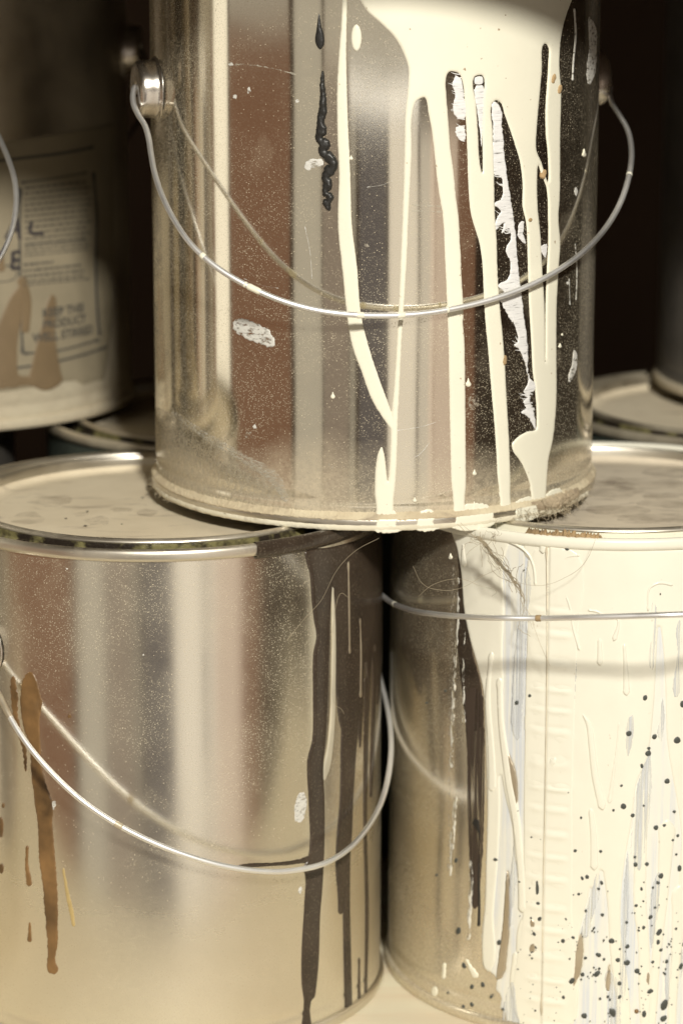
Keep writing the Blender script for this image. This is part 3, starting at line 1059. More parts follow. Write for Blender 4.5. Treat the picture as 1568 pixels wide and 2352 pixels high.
film('brown_drip', left, drip([(842, 1560, 12), (840, 1700, 10), (838, 1900, 8), (842, 2100, 8), (840, 2230, 7), (838, 2360, 6)]), M['brown'], t=.0003, off=.00006)
film('brown_drip', left, drip([(860, 1500, 14), (858, 1600, 8), (853, 1760, 8), (850, 1830, 5)]), M['brown'], t=.0003, off=.00012)
film('brown_drip', left, drip([(824, 2200, 3), (824, 2280, 7), (826, 2400, 10)]), M['brown'], t=.0003, off=.00006)
film('brown_smear', left, [(545, 1988), (560, 1984), (640, 1980), (690, 1972), (712, 1966), (714, 1976), (680, 1985), (620, 1990), (570, 1992)], M['brown'], t=.0002, w=.0005, rag=.0002)
film('paint_drip', left, drip([(763, 1350, 3), (765, 1400, 6), (766, 1480, 8), (765, 1560, 9), (763, 1650, 10), (757, 1720, 12), (749, 1765, 13), (744, 1790, 5)]), M['dull_cream'], t=.0003, w=.0006, off=.0002,
     label='thin cream streak between brown drips')
film('paint_streak', left, drip([(797, 1290, 2), (799, 1400, 4), (800, 1500, 3)]), M['tan_tin'], t=.0001, w=.0002, off=.0005)
film('paint_streak', left, drip([(824, 1420, 2), (826, 1500, 3), (825, 1600, 4)]), M['tan_tin'], t=.0001, w=.0002, off=.0005)
film('ochre_drip', left, [(62, 1545), (76, 1546), (90, 1580), (98, 1620), (92, 1650), (94, 1700), (96, 1760), (107, 1800), (122, 1850), (122, 1900), (130, 2000), (134, 2080), (133, 2170),
                          (128, 2205), (134, 2232), (122, 2238), (111, 2232), (110, 2180), (104, 2100), (98, 2030), (90, 1970), (88, 1900), (80, 1840), (72, 1770), (68, 1710), (52, 1660),
                          (48, 1590)], M['ochre'], t=.0003, w=.0008, rag=.0004, label='rusty ochre drip')
film('ochre_drip', left, drip([(63, 1945, 6), (62, 1985, 7), (66, 2015, 11), (68, 2030, 13)]), M['ochre'], t=.0003, w=.0005, rag=.0002)
film('ochre_drip', left, drip([(69, 2120, 4), (69, 2160, 10)]), M['ochre'], t=.0003, w=.0005, rag=.0002)
film('ochre_drip', left, drip([(146, 1995, 5), (155, 2050, 9), (166, 2100, 10), (170, 2126, 7)]), M['pale_ochre'], t=.0002, w=.0005, rag=.0002)
film('ochre_drip', left, drip([(30, 1560, 12), (34, 1600, 16), (36, 1640, 12), (56, 1720, 10), (60, 1770, 5)]), M['ochre'], t=.0002, w=.0006, rag=.0007)
for x, y, sx, sy in [(3, 1900, 5, 24), (4, 1995, 5, 12), (160, 1644, 4, 6), (8, 1850, 3, 6)]:
    film('ochre_drop', left, ell(x, y, sx, sy), M['ochre'], t=.0002, w=.0004, rag=.0002, edge=.0004)
for x, y, sx, sy in [(690, 1855, 14, 36), (122, 1850, 7, 12), (330, 1505, 4, 4), (154, 1307, 3, 3), (690, 2045, 5, 9)]:
    film('scuff', left, ell(x, y, sx, sy, rot=.15), M['scuff'], t=.00003, w=.0006, rag=.0006, seed=x, edge=.0005, off=.00002)
# brown over its top rim on the right
def dr2(a, u):
    return (0.00006 * noise.noise(Vector((a * 50, u * 9, 2))), 0.0)


ring_arc('brown_rim_paint', left, smooth_prof([(RC + .0005, H - .0056), (RR + .0002, H - .0044), (RR + .0007, H - .0030), (RR + .0007, H - .0012), (RR, H + .0003), (RR - .0014, H + .0005),
                                               (RR - .0026, H - .0003)], 3), 27, 98, 300, dr2, M['brown'])
for k in range(9):
    a = -38 + k * 6.1 + random.uniform(-2, 2)
    ring_arc('dried_lump', left, smooth_prof([(.0785, H - .0040), (.0775, H - .0028), (.075, H - .0022), (.0728, H - .0028), (.0722, H - .0034)], 3), a, a + random.uniform(2, 4), 20,
             lambda a, u: (0, 0.0006 * math.sin(math.pi * u) * noise.noise(Vector((a * 80, u * 3, k)))), M['brown'])

# ------------------------------------------------------------------ paint on the right can
def seam_h(s, z, d):
    s0 = SEAM
    k = 0.0
    if d < .0008:
        return 0
    ds = (s - s0)
    k += 0.00030 * math.exp(-((ds - .0045) / .0030) ** 2) * (1 if z < .172 else .3)
    k -= 0.00060 * math.exp(-((ds) / .00045) ** 2)
    if abs(ds - .004) < .009 and z < .165:
        ph = (z * 1000 / 9.2) % 1.0
        k += 0.00055 * math.exp(-((ph - .5) / .14) ** 2) * math.exp(-((ds - .0045) / .0042) ** 2) * (0.75 + .5 * noise.noise(Vector((z * 120, 1, 3))))
        k += 0.00035 * math.exp(-((ph - .5) / .14) ** 2) * math.exp(-((ds + .004) / .0022) ** 2)
    k += 0.00016 * noise.noise(Vector((s * 160, z * 70, 4)))
    return k


SEAM = on_can(1256, 1700, XR, RC)[0]
coat = [(1038, 1214), (1050, 1260), (1060, 1320), (1066, 1400), (1080, 1470), (1097, 1530), (1110, 1590), (1112, 1650), (1116, 1760), (1118, 1850), (1115, 1980), (1112, 2080), (1106, 2140),
        (1106, 2190), (1112, 2225), (1130, 2236), (1140, 2250), (1138, 2270), (1150, 2290), (1148, 2315), (1160, 2330), (1158, 2400), (1420, 2400), (1700, 2400), (1880, 2300), (1886, 2000), (1888, 1600),
        (1888, 1300), (1880, 1200), (1800, 1236), (1700, 1250), (1560, 1262), (1400, 1256), (1250, 1244), (1120, 1228)]
tan_holes = [
    [(1165, 2000), (1171, 2040), (1170, 2120), (1163, 2190), (1155, 2240), (1144, 2250), (1148, 2190), (1156, 2120), (1161, 2050)],
    [(1334, 2145), (1338, 2170), (1336, 2210), (1326, 2250), (1316, 2265), (1319, 2220), (1324, 2170)],
    [(1398, 2215), (1401, 2240), (1397, 2275), (1391, 2270), (1393, 2240)],
    [(1164, 1726), (1176, 1750), (1186, 1790), (1186, 1850), (1180, 1810), (1170, 1770)],
]
film('undercoat', right, coat, M['bluewhite'], tan_holes, t=.00035, w=.0010, grid=.0012, rag=.00025, hf=seam_h, label='streaky white paint coat with an upright lumpy seam')


def seam_strip(s, z, d):
    ds = s - SEAM
    if d < .0003:
        return 0
    k = .00055 / (1 + math.exp(-ds / .00012)) * math.exp(-max(ds, 0) / .006)
    k += .00008 * noise.noise(Vector((s * 300, z * 60, 2)))
    if z < .168:
        ph = (z * 1000 / 9.2 + .35 * noise.noise(Vector((z * 55, 2, 7)))) % 1.0
        g = math.exp(-((ph - .5) / .13) ** 2) - .5 * math.exp(-((ph - .72) / .08) ** 2)
        k += .00048 * g * math.exp(-((ds - .0042) / .0038) ** 4) * (.8 + .5 * noise.noise(Vector((z * 120, 1, 3))))
        k += .0003 * g * math.exp(-((ds + .0035) / .0024) ** 2)
    return k


def cr(x, y):
    return (784 + x / 2, 1568 + y / 2)


def lay(name, pts, **k):
    kw = dict(t=.00040, w=.0012, off=.00034, hf=lambda s, z, d: seam_h(s, z, d) * .8, mat=M['cream_thick'])
    kw.update(k)
    m = kw.pop('mat')
    return film(name, right, pts, m, **kw)


# the broad cream coat, cut by upright streaks of the under-coat
band1 = [(1040, 1216), (1120, 1230), (1170, 1236), (1158, 1290), (1160, 1400), (1156, 1500), (1158, 1568), (1152, 1640), (1160, 1700), (1166, 1720), (1180, 1790), (1192, 1850), (1200, 1930), (1208, 2010), (1209, 2070),
         (1203, 2090), (1196, 2090), (1190, 2070), (1188, 2010), (1180, 1960), (1176, 1900), (1160, 1830), (1150, 1780), (1150, 1840), (1146, 1960), (1136, 2100), (1130, 2230), (1122, 2232), (1112, 2222), (1107, 2190), (1108, 2140), (1113, 2080),
         (1116, 1980), (1119, 1850), (1117, 1760), (1113, 1650), (1110, 1590), (1097, 1530), (1080, 1470), (1066, 1400), (1060, 1320), (1050, 1260)]
lay('cream_coat', band1, label='cream coat at the left edge of the paint')
lay('cream_drip', drip([(1130, 1500, 12), (1122, 1600, 15), (1128, 1700, 17), (1132, 1780, 20), (1132, 1808, 21)]), off=.00065)
lay('cream_drip', drip([(1148, 1560, 14), (1152, 1660, 15), (1162, 1740, 18), (1172, 1810, 19), (1184, 1870, 20), (1192, 1940, 19), (1198, 2010, 19), (1200, 2086, 20)]), off=.00066)
lay('cream_coat', [(1208, 1240), (1360, 1254), (1560, 1260), (1700, 1250), (1800, 1236), (1876, 1205), (1884, 1400), (1884, 1700), (1880, 2000), (1700, 2060), (1570, 2080), (1560, 1900), (1528, 1700), (1524, 1568), (1520, 1500),
                   (1512, 1440), (1508, 1500), (1500, 1640), (1486, 1740), (1462, 1800), (1452, 1880), (1438, 1960), (1428, 2040), (1426, 2140), (1440, 2240), (1448, 2330), (1440, 2400), (1418, 2400),
                   (1412, 2300), (1400, 2210), (1396, 2160), (1392, 2080), (1380, 2000), (1362, 2100), (1350, 2160), (1356, 2040), (1346, 2080), (1330, 2150), (1316, 2260), (1306, 2320), (1300, 2370), (1268, 2390), (1262, 2350), (1250, 2300), (1242, 2270), (1238, 2240), (1236, 2300), (1222, 2280),
                   (1210, 2282), (1188, 2268), (1184, 2200), (1190, 2120), (1212, 2080), (1214, 1980), (1208, 1900), (1204, 1800), (1206, 1700), (1214, 1640), (1212, 1560), (1216, 1460), (1212, 1360), (1222, 1310),
                   (1216, 1290), (1202, 1270)], label='broad cream coat over the seam')
for P in ([cr(1090, 120), cr(1130, 180), cr(1150, 330), cr(1170, 460), cr(1185, 580)], [cr(1300, -560), cr(1330, -470), cr(1260, -180)], [cr(1160, 560), cr(1165, 700), cr(1160, 840)]):
    pass
lay('cream_drip', drip([(1338, 1640, 6), (1350, 1660, 14), (1358, 1710, 18), (1366, 1780, 20), (1382, 1850, 22)]), off=.0008)
lay('cream_drip', drip([(1420, 1660, 8), (1415, 1720, 10), (1398, 1840, 14)]), off=.0005)
lay('cream_drip', drip([(1356, 1860, 14), (1362, 1920, 18), (1364, 1988, 22)]), off=.0008)
lay('cream_drip', drip([(1432, 1480, 10), (1436, 1550, 16), (1437, 1588, 20)]), off=.0008)
lay('cream_drip', drip([(1376, 1470, 12), (1377, 1520, 18)]), off=.0008)
lay('cream_drip', drip([(1400, 1410, 5), (1418, 1424, 8), (1410, 1465, 16)]), off=.0008)
lay('cream_drip', drip([(1246, 1240, 12), (1248, 1262, 20)]), off=.0009)
lay('cream_drip', drip([(1066, 1250, 7), (1066, 1272, 12), (1068, 1296, 16)]), off=.0006)
lay('cream_drip', drip([(1268, 1350, 10), (1266, 1362, 14)]), off=.0009)
lay('cream_drip', drip([(1272, 1745, 22), (1262, 1762, 20)]), off=.0009)
lay('cream_drip', drip([(1480, 1820, 20), (1470, 1960, 30), (1468, 2080, 34), (1476, 2160, 30), (1480, 2280, 34), (1490, 2400, 40)]), off=.0003)
lay('cream_drip', drip([(1530, 1900, 40), (1520, 2050, 30), (1505, 2200, 24), (1496, 2330, 22), (1490, 2400, 20)]), off=.0004)
lay('cream_drip', drip([(1560, 2050, 40), (1550, 2200, 26), (1542, 2300, 24), (1540, 2400, 22)]), off=.0005)
lay('cream_drip', drip([(1184, 2190, 14), (1180, 2260, 20), (1190, 2300, 18), (1196, 2318, 14)]), off=.0004)
film('side_seam', right, [(SEAM - .0085, .003), (SEAM - .0080, .05), (SEAM - .0086, .1), (SEAM - .0082, .15), (SEAM - .0060, H - .0055), (SEAM + .0100, H - .0055), (SEAM + .0105, .15),
                          (SEAM + .0100, .1), (SEAM + .0106, .05), (SEAM + .0100, .003)], M['cream_thick'], px=False, t=.00018, w=.0025, off=.00066, grid=.0005, edge=.0005, hf=seam_strip,
     label='upright welded seam under the paint with puckers across it')
film('crease_shade_line', right, drip([(1256, 1252, 2), (1257, 1400, 1.6), (1256, 1600, 1.8), (1253, 1800, 1.8), (1249, 2000, 1.6), (1245, 2330, 1.6)]), M['crease'], t=.00003, w=.0002, off=.0013, edge=.0008, grid=.004)  # thin tan line paints the shade along the crease
for P in ([(1519, 1600), (1525, 1640), (1515, 1705), (1508, 1690), (1512, 1650)], [(1490, 1730), (1495, 1760), (1494, 1830), (1484, 1920), (1466, 2000), (1450, 1975), (1451, 1880), (1462, 1800)],
          [(1372, 2000), (1378, 2040), (1360, 2110), (1350, 2150), (1336, 2155), (1348, 2080)], [(1440, 1950), (1446, 2060), (1438, 2160), (1440, 2260), (1428, 2300), (1420, 2240), (1424, 2140), (1430, 2040)],
          [(1204, 1560), (1200, 1640), (1190, 1700), (1180, 1690), (1176, 1600), (1184, 1480), (1194, 1400), (1204, 1300), (1216, 1310), (1214, 1420), (1208, 1500)],
          [(1314, 1480), (1322, 1500), (1318, 1640), (1308, 1760), (1300, 1900), (1296, 1990), (1290, 1990), (1294, 1880), (1300, 1740), (1308, 1600)], [(1262, 1328), (1269, 1334), (1268, 1384), (1262, 1384)],
          [(1496, 1380), (1506, 1390), (1504, 1460), (1496, 1540), (1488, 1530), (1494, 1450)], [(1552, 1430), (1560, 1420), (1562, 1500), (1554, 1600), (1546, 1600), (1552, 1500)],
          [(1176, 1980), (1184, 1900), (1190, 1990), (1182, 2060), (1170, 2140), (1160, 2180), (1156, 2240), (1148, 2230), (1152, 2150), (1166, 2060)], [(1540, 2180), (1560, 2170), (1558, 2260), (1530, 2300), (1524, 2240)],
          [(1392, 2230), (1420, 2250), (1424, 2320), (1416, 2390), (1396, 2390), (1392, 2300)], [(1160, 2290), (1178, 2250), (1188, 2300), (1190, 2390), (1162, 2390)],
          [(1440, 1230 + 420), (1452, 1640), (1448, 1720), (1440, 1740)], [(1500, 2020), (1512, 2000), (1508, 2100), (1494, 2180), (1488, 2120)]):
    film('brush_streak', right, P, M['brushed'], t=.00006, w=.0008, off=.00080, rag=.0003, grid=.0015)
for P in ([(1165, 2000), (1171, 2040), (1170, 2120), (1163, 2190), (1155, 2240), (1144, 2250), (1148, 2190), (1156, 2120), (1161, 2050)], [(1334, 2145), (1338, 2170), (1336, 2210), (1326, 2250), (1316, 2265), (1319, 2220), (1324, 2170)],
          [(1398, 2215), (1401, 2240), (1397, 2275), (1391, 2270), (1393, 2240)], [(1164, 1722), (1176, 1745), (1188, 1786), (1188, 1850), (1180, 1815), (1170, 1770)], [(1220, 2110), (1228, 2116), (1226, 2140), (1219, 2130)],
          [(1218, 2168), (1228, 2166), (1227, 2190), (1218, 2186)], [(1486, 2226), (1490, 2240), (1487, 2262), (1482, 2250)]):
    film('bare_patch', right, P, M['tan_tin'], t=.00005, w=.0006, off=.00088, rag=.0002, grid=.0012)
# arched ripples in the thick coat near the top
for P in ([(1162, 1240), (1190, 1252), (1214, 1272), (1226, 1300), (1230, 1340)], [(1268, 1345), (1290, 1354), (1308, 1390), (1316, 1440), (1330, 1490)], [(1352, 1400), (1372, 1404), (1392, 1420)],
          [(1486, 1400), (1490, 1350), (1510, 1338), (1540, 1342)], [(1290, 1300), (1300, 1280), (1330, 1274)]):
    lay('paint_ripple', drip([(x, y, 8) for x, y in P]), t=.00065, w=.0009, off=.00055)
# dark and pale streaks on its bare left side
film('dark_streak', right, drip([(1058, 1240, 20), (1062, 1330, 20), (1060, 1420, 26), (1068, 1500, 34), (1082, 1580, 46), (1090, 1660, 40)]), M['brown'], t=.0001, w=.0006, rag=.0003, off=.00002)
film('dark_streak', right, drip([(1086, 1600, 46), (1092, 1720, 42), (1092, 1850, 40), (1092, 1980, 30), (1090, 2080, 16)]), M['brown_streak'], t=.0001, w=.0006, rag=.0003, off=.00004)
film('dark_streak', right, drip([(1040, 1300, 8), (1036, 1500, 10), (1032, 1700, 8), (1030, 2000, 7)]), M['ghost'], t=.00005, w=.0006, rag=.0004, off=.00002)
film('dark_streak', right, drip([(1092, 1888, 16), (1099, 1910, 4), (1099, 2000, 3), (1100, 2080, 5), (1099, 2125, 6)]), M['black'], t=.0002, w=.0004, off=.0002)
film('pale_streak', right, drip([(1050, 1330, 4), (1052, 1420, 6), (1046, 1500, 5), (1040, 1640, 7), (1036, 1760, 6)]), M['broken'], t=.00015, w=.0003, rag=.0006, off=.0002)
film('pale_streak', right, drip([(1070, 1390, 3), (1064, 1560, 4), (1066, 1660, 5)]), M['broken'], t=.00015, w=.0003, rag=.0007, off=.0002)
film('pale_streak', right, drip([(1046, 1830, 5), (1040, 1900, 9), (1036, 1990, 6), (1034, 2010, 3)]), M['broken'], t=.00015, w=.0003, rag=.0004, off=.0002)
film('pale_streak', right, drip([(1080, 1975, 4), (1082, 2030, 11), (1078, 2090, 9), (1075, 2155, 8)]), M['broken'], t=.00025, w=.0005, rag=.0003, off=.0002)
film('pale_streak', right, drip([(1072, 2205, 5), (1082, 2225, 10), (1092, 2240, 14)]), M['cream'], t=.00025, w=.0005, rag=.0003, off=.0002)
film('pale_streak', right, drip([(1020, 2215, 8), (1019, 2245, 7)]), M['cream'], t=.00025, w=.0005, rag=.0003, off=.0002)
film('paint_drop', right, ell(998, 2277, 7, 12), M['cream'], t=.00035, w=.0006)
film('paint_drop', right, ell(1000, 2306, 8, 9), M['cream'], t=.00035, w=.0006)
film('paint_drop', right, tear(1034, 1278, 9, 14), M['cream'], t=.00035, w=.0006)

# specks: flat little domes of dark paint, each one a part
SP = [(807, 90, 7), (867, 57, 7), (1391, 67, 9), (1318, 231, 13), (1434, 246, 9), (1408, 299, 7), (1404, 323, 12), (1376, 380, 5), (1536, 263, 16), (1564, 95, 16),
      (1283, 470, 6), (996, 507, 9), (1040, 498, 8), (1293, 565, 13), (1247, 583, 5), (1334, 607, 8), (1491, 451, 10), (1440, 664, 9), (1478, 652, 8), (1385, 562, 4),
      (1524, 590, 6), (1073, 769, 7), (1345, 798, 5), (1348, 833, 8), (1398, 831, 8), (1462, 885, 11), (1450, 916, 9), (1548, 851, 8), (1127, 889, 9), (1105, 895, 5),
      (821, 911, 7), (710, 810, 9), (905, 1011, 9), (912, 1082, 9), (887, 1150, 8), (1350, 1021, 7), (1417, 1073, 6), (1384, 1122, 6), (1063, 1167, 9), (1018, 1182, 12),
      (996, 1188, 5), (1239, 1184, 12), (1450, 1188, 8), (1462, 1225, 8), (1454, 1143, 12), (1310, 1209, 7), (1178, 1248, 11), (727, 1191, 9), (958, 1187, 6), (878, 1260, 7),
      (948, 1286, 11), (1266, 1271, 10), (1307, 1284, 14), (1173, 1335, 9), (1106, 1338, 7), (1058, 1366, 13), (1354, 1322, 10), (1275, 1378, 9), (988, 1394, 8), (938, 1395, 7),
      (1020, 1441, 8), (1275, 1440, 6), (1414, 1415, 15), (1113, 1528, 11), (953, 1507, 11), (1243, 1512, 14), (1386, 1519, 9), (1479, 1478, 15), (1475, 1540, 15), (1552, 1300, 11),
      (1567, 1200, 9), (1530, 1127, 6), (1089, 968, 6), (1180, 944, 5), (1193, 917, 4), (987, 822, 5), (957, 706, 5), (875, 706, 4), (1100, 617, 4), (1189, 772, 6),
      (536, 1140, 12), (525, 817, 7), (598, 1397, 9), (648, 1387, 10), (560, 1490, 8), (598, 1478, 10), (490, 1424, 6), (562, 1300, 11), (745, 1497, 7), (690, 1440, 5),
      (436, 884, 6), (477, 37, 5), (392, 93, 5), (1120, 1262, 6), (1048, 1265, 4), (1222, 1440, 5), (1426, 1280, 5), (1490, 1278, 6), (1516, 720, 5), (1540, 700, 5),
      (1533, 786, 4), (1436, 1030, 5), (1383, 1000, 4), (1362, 1135, 5), (1374, 945, 4), (1307, 1098, 5), (1196, 1064, 6), (1122, 1045, 4), (1031, 1082, 4)]
spm = []
for k in range(6):
    v, f = [], []
    n, rg = 10, 3
    v.append((0, -1, 0))
    for j in range(1, rg + 1):
        u = j / rg
        for i in range(n):
            a = 2 * math.pi * i / n
            rr = u * (1 + 0.22 * noise.noise(Vector((math.cos(a) * 1.5, math.sin(a) * 1.5, k * 7.7))))
            v.append((rr * math.cos(a), -(1 - u * u) ** .5 if u < 1 else 0.4, rr * math.sin(a)))
    for i in range(n):
        f.append((0, 1 + (i + 1) % n, 1 + i))
        for j in range(rg - 1):
            a, b = 1 + j * n + i, 1 + j * n + (i + 1) % n
            f.append((a, b, b + n, a + n))
    me = mesh('paint_speck', v, f)
    for p in me.polygons:
        p.use_smooth = True
    me.materials.append(M['greyspeck'])
    spm.append(me)


def speck(can, px, py, d, off=.0011, me=None, hgt=.0004, asp=1.0):
    s, z = on_can(px, py, can.location, RC)
    a = s / RC
    o = bpy.data.objects.new('paint_speck', me or random.choice(spm))
    COL.objects.link(o)
    o.parent = can
    r = d / 6300.0 / 2
    o.scale = (r, hgt, r * asp)
    o.location = ((RC + off - 0.4 * hgt) * math.sin(a), -(RC + off - .4 * hgt) * math.cos(a), z)
    o.rotation_euler = (0, random.uniform(-.6, .6), a)
    o.rotation_mode = 'XYZ'
    return o


for x, y, d in SP:
    px, py = cr(x, y)
    speck(right, px, py, max(d * .72 + 2.2, 4.5) * 1.35, off=.0009 if px > 1120 else .0003, asp=random.choice((.7, .85, 1, 1, 1.2, 1.5)))
speck(right, 1302, 1259, 12, asp=.7)
speck(right, 1514, 1363, 4)
speck(right, 1205, 1308, 3.5)
for k in range(100):
    px = random.uniform(1190, 1565)
    py = 2350 - abs(random.gauss(0, 150))
    if py > 1700:
        speck(right, px, py, random.choice((2.4, 2.8, 3.2, 4, 5, 6.5)), off=.0009)
for k in range(13):
    cx_, cy_ = random.uniform(1230, 1560), random.uniform(2120, 2345)
    for q in range(random.randint(3, 6)):
        speck(right, cx_ + random.gauss(0, 7), cy_ + random.gauss(0, 9), random.choice((2.2, 2.6, 3.4, 5, 8 if q == 0 else 3)), off=.0009)
film('dark_speck', right, drip([(1234, 2022, 6), (1235, 2040, 9), (1235, 2050, 8)]), M['greyspeck'], t=.0003, off=.001)
film('ochre_drop', right, ell(1460, 2321, 6, 5), M['ochre'], t=.0004, off=.0009, edge=.0004)
# orange flaky rust on the rim of the right can
def flaky(b0, b1, w_):
    b0, b1 = math.radians(b0), math.radians(b1)

    def f(a, u):
        q = (a - b0) / (b1 - b0)
        e = min(1, 7 * min(q, 1 - q))
        n = noise.fractal(Vector((a * 90, u * 4, 3)), 1, 2, 4)
        m = noise.noise(Vector((a * 38, u * 2.2, 7)))
        return (0, (0.0012 * n - .0024 * max(0, m - .05)) * (.4 + math.sin(math.pi * u)) - .0022 * (1 - e))
    return f


for a0, a1, w_ in [(-27, -19, 1), (-21, -6, 1), (-17, -9, .6)]:
    ring_arc('rust_flake', right, smooth_prof([(.0835, H - .0002), (.0826, H + .0006 * w_), (.0805, H + .0010 * w_), (.0785, H + .0004), (.0765, H - .0016)], 3), a0, a1, 160, flaky(a0, a1, w_), M['rust'])

def stain(can, px, py, rx, ry, mat='lid_stain', seed=0):
    z = H - .0045 + .00012
    c = at_z(px, py, z) - can.location
    v, f = [(c.x, c.y, z)], []
    n = 28
    for ring in (.6, 1.0):
        for i in range(n):
            a = 2 * math.pi * i / n
            k = ring * (1 + (.45 * noise.noise(Vector((math.cos(a) * 1.6, math.sin(a) * 1.6, seed * 3.1))) if ring > .9 else 0))
            v.append((c.x + rx * k * math.cos(a), c.y + ry * k * math.sin(a), z - (.00014 if ring > .9 else 0)))
    for i in range(n):
        j = (i + 1) % n
        f += [(0, 1 + i, 1 + j), (1 + i, 1 + n + i, 1 + n + j, 1 + j)]
    add('stain', mesh('stain', v, f), M[mat], can)


for i, (x, y, rx, ry) in enumerate([(228, 1195, .005, .006), (338, 1177, .0045, .005), (188, 1180, .003, .003), (278, 1170, .004, .004), (120, 1150, .008, .010), (420, 1150, .006, .006), (60, 1190, .007, .008)]):
    stain(left, x, y, rx, ry, seed=i)
for i, (x, y, rx, ry) in enumerate([(196, 1207, .0007, .0012), (201, 1174, .0006, .001), (152, 1190, .0005, .0008), (328, 1142, .0006, .001), (280, 1203, .0004, .0007)]):
    stain(left, x, y, rx, ry, 'groove', seed=i + 20)
for i, (x, y, rx, ry) in enumerate([(1463, 1050, .014, .007), (1400, 1120, .012, .018), (1480, 1110, .020, .010), (1540, 1150, .014, .014), (1420, 1170, .012, .008), (1500, 1190, .016, .008), (1540, 1085, .012, .012)]):
    stain(right, x, y, rx, ry, seed=i + 7)
# ------------------------------------------------------------------ lint and hairs
def strands(name, label, cat, specs, r, mat, seg=5):
    V, F = [], []
    for P in specs:
        v, f = tube('s', P, r * random.uniform(.6, 1.2), seg)
        b = len(V)
        V += v
        F += [tuple(i + b for i in q) for q in f]
    o = add(name, mesh(name, V, F), mat)
    o['label'] = label
    o['category'] = cat
    o['kind'] = 'stuff'
    return o


def wander(p, d, n, step, curl, pull=None):
    P = [Vector(p)]
    d = Vector(d).normalized()
    ax = Vector((random.gauss(0, 1), random.gauss(0, 1), random.gauss(0, 1))).normalized()
    for i in range(n):
        d = (Matrix.Rotation(random.gauss(curl * .3, curl), 3, ax) @ d)
        d = (d + Vector((random.gauss(0, .25), random.gauss(0, .25), random.gauss(0, .25)))).normalized()
        if pull is not None:
            d = (d + pull * .35).normalized()
        P.append(P[-1] + d * step)
    return P


yl = XR.y - RC
sp = []
line = [at_y(x, y, yl - .004) for x, y in [(1098, 1232), (1120, 1262), (1142, 1290), (1168, 1318), (1192, 1352), (1206, 1396)]]
for k in range(34):
    u = random.random() ** 1.1 * (len(line) - 1)
    i = min(int(u), len(line) - 2)
    p = line[i].lerp(line[i + 1], u - i) + Vector((random.gauss(0, .0005), random.gauss(0, .0005), random.gauss(0, .0005)))
    pull = (line[i + 1] - line[i]).normalized() * random.choice((1, 1, -1))
    sp.append(wander(p, pull, random.randint(7, 16), .0009, .35, pull))
for k in range(7):
    q = []
    ph, rr = random.uniform(0, 6.3), random.uniform(.0002, .0009)
    for i in range(41):
        u = i / 40 * (len(line) - 1) * random.choice((1, 1, 1)) * (.75 + .035 * k)
        i0 = min(int(u), len(line) - 2)
        a = ph + i * .45
        q.append(line[i0].lerp(line[i0 + 1], u - i0) + Vector((rr * math.cos(a) + .0004 * noise.noise(Vector((i * .3, k, 1))), rr * .6 * math.sin(a), .0006 * noise.noise(Vector((i * .3, k, 8))))))
    sp.append(q)
    sp.append([v + Vector((.00012, 0, .0001)) for v in q])
for k in range(16):
    p = line[0] + Vector((random.gauss(.002, .0022), random.gauss(0, .0015), random.gauss(0, .0015)))
    sp.append(wander(p, (random.gauss(0, 1), random.gauss(0, .5), random.gauss(-.5, 1)), random.randint(6, 14), .0007, .8))
strands('lint_strand', 'tangled grey lint strand hanging from the rim of the cream-coated can', 'lint', sp, .00008, M['fibre'])
sp = []
for k in range(190):
    a = math.radians(random.gauss(51, 7))
    rr = RR + abs(random.gauss(0.0006, .0010))
    p = Vector((XT.x + rr * math.sin(a), XT.y - rr * math.cos(a), H + abs(random.gauss(.0015, .0018))))
    sp.append(wander(p, (random.gauss(.3, 1), random.gauss(-.3, 1), random.gauss(-.2, .5)), random.randint(5, 12), .0005, 1.1))
for k in range(60):
    a = math.radians(random.gauss(-73, 9))
    rr = RR + abs(random.gauss(0.0002, .0004))
    p = Vector((XT.x + rr * math.sin(a), XT.y - rr * math.cos(a), H + abs(random.gauss(.002, .001))))
    sp.append(wander(p, (random.gauss(-.3, 1), random.gauss(-.3, 1), random.gauss(-.2, .5)), random.randint(4, 8), .0004, .9))
strands('lint_tuft', 'fluffy brown lint caught under the base rim of the topmost drip-streaked can', 'lint', sp, .00008, M['fibre'])
HAIRS = [([(870, 1236), (810, 1270), (770, 1315), (740, 1375), (700, 1420), (660, 1470)], -.086), ([(948, 1300), (965, 1335), (1010, 1355), (1060, 1350), (1110, 1322), (1160, 1300)], -.075),
         ([(960, 1370), (990, 1345), (1060, 1330), (1100, 1345), (1140, 1360), (1128, 1370)], -.075), ([(1100, 1240), (1160, 1320), (1230, 1345), (1290, 1330), (1350, 1280), (1366, 1240)], -.074),
         ([(1222, 1430), (1240, 1480), (1262, 1530)], -.074), ([(790, 1640), (760, 1540), (765, 1440), (800, 1370)], -.070)]
for i, (P, y) in enumerate(HAIRS):
    Q = spline([tuple(at_y(a, b, y)) for a, b in P], 8, False)
    v, f = tube('h', Q, .00006, 5)
    o = add('hair', mesh('hair', v, f), M['fibre'])
    o['label'] = ['long thin hair crossing the brown paint under the stacked can', 'curved hair in front of the bare metal of the cream-coated can',
                  'wavy hair ending on the cream paint left of the lint strand', 'fine hair looping over the seam near the top of the cream-coated can',
                  'short hair hanging below the wire of the cream-coated can', 'faint curled hair on the brown drips of the lower left can'][i]
    o['category'] = 'hair'
    o['group'] = 'loose hairs'

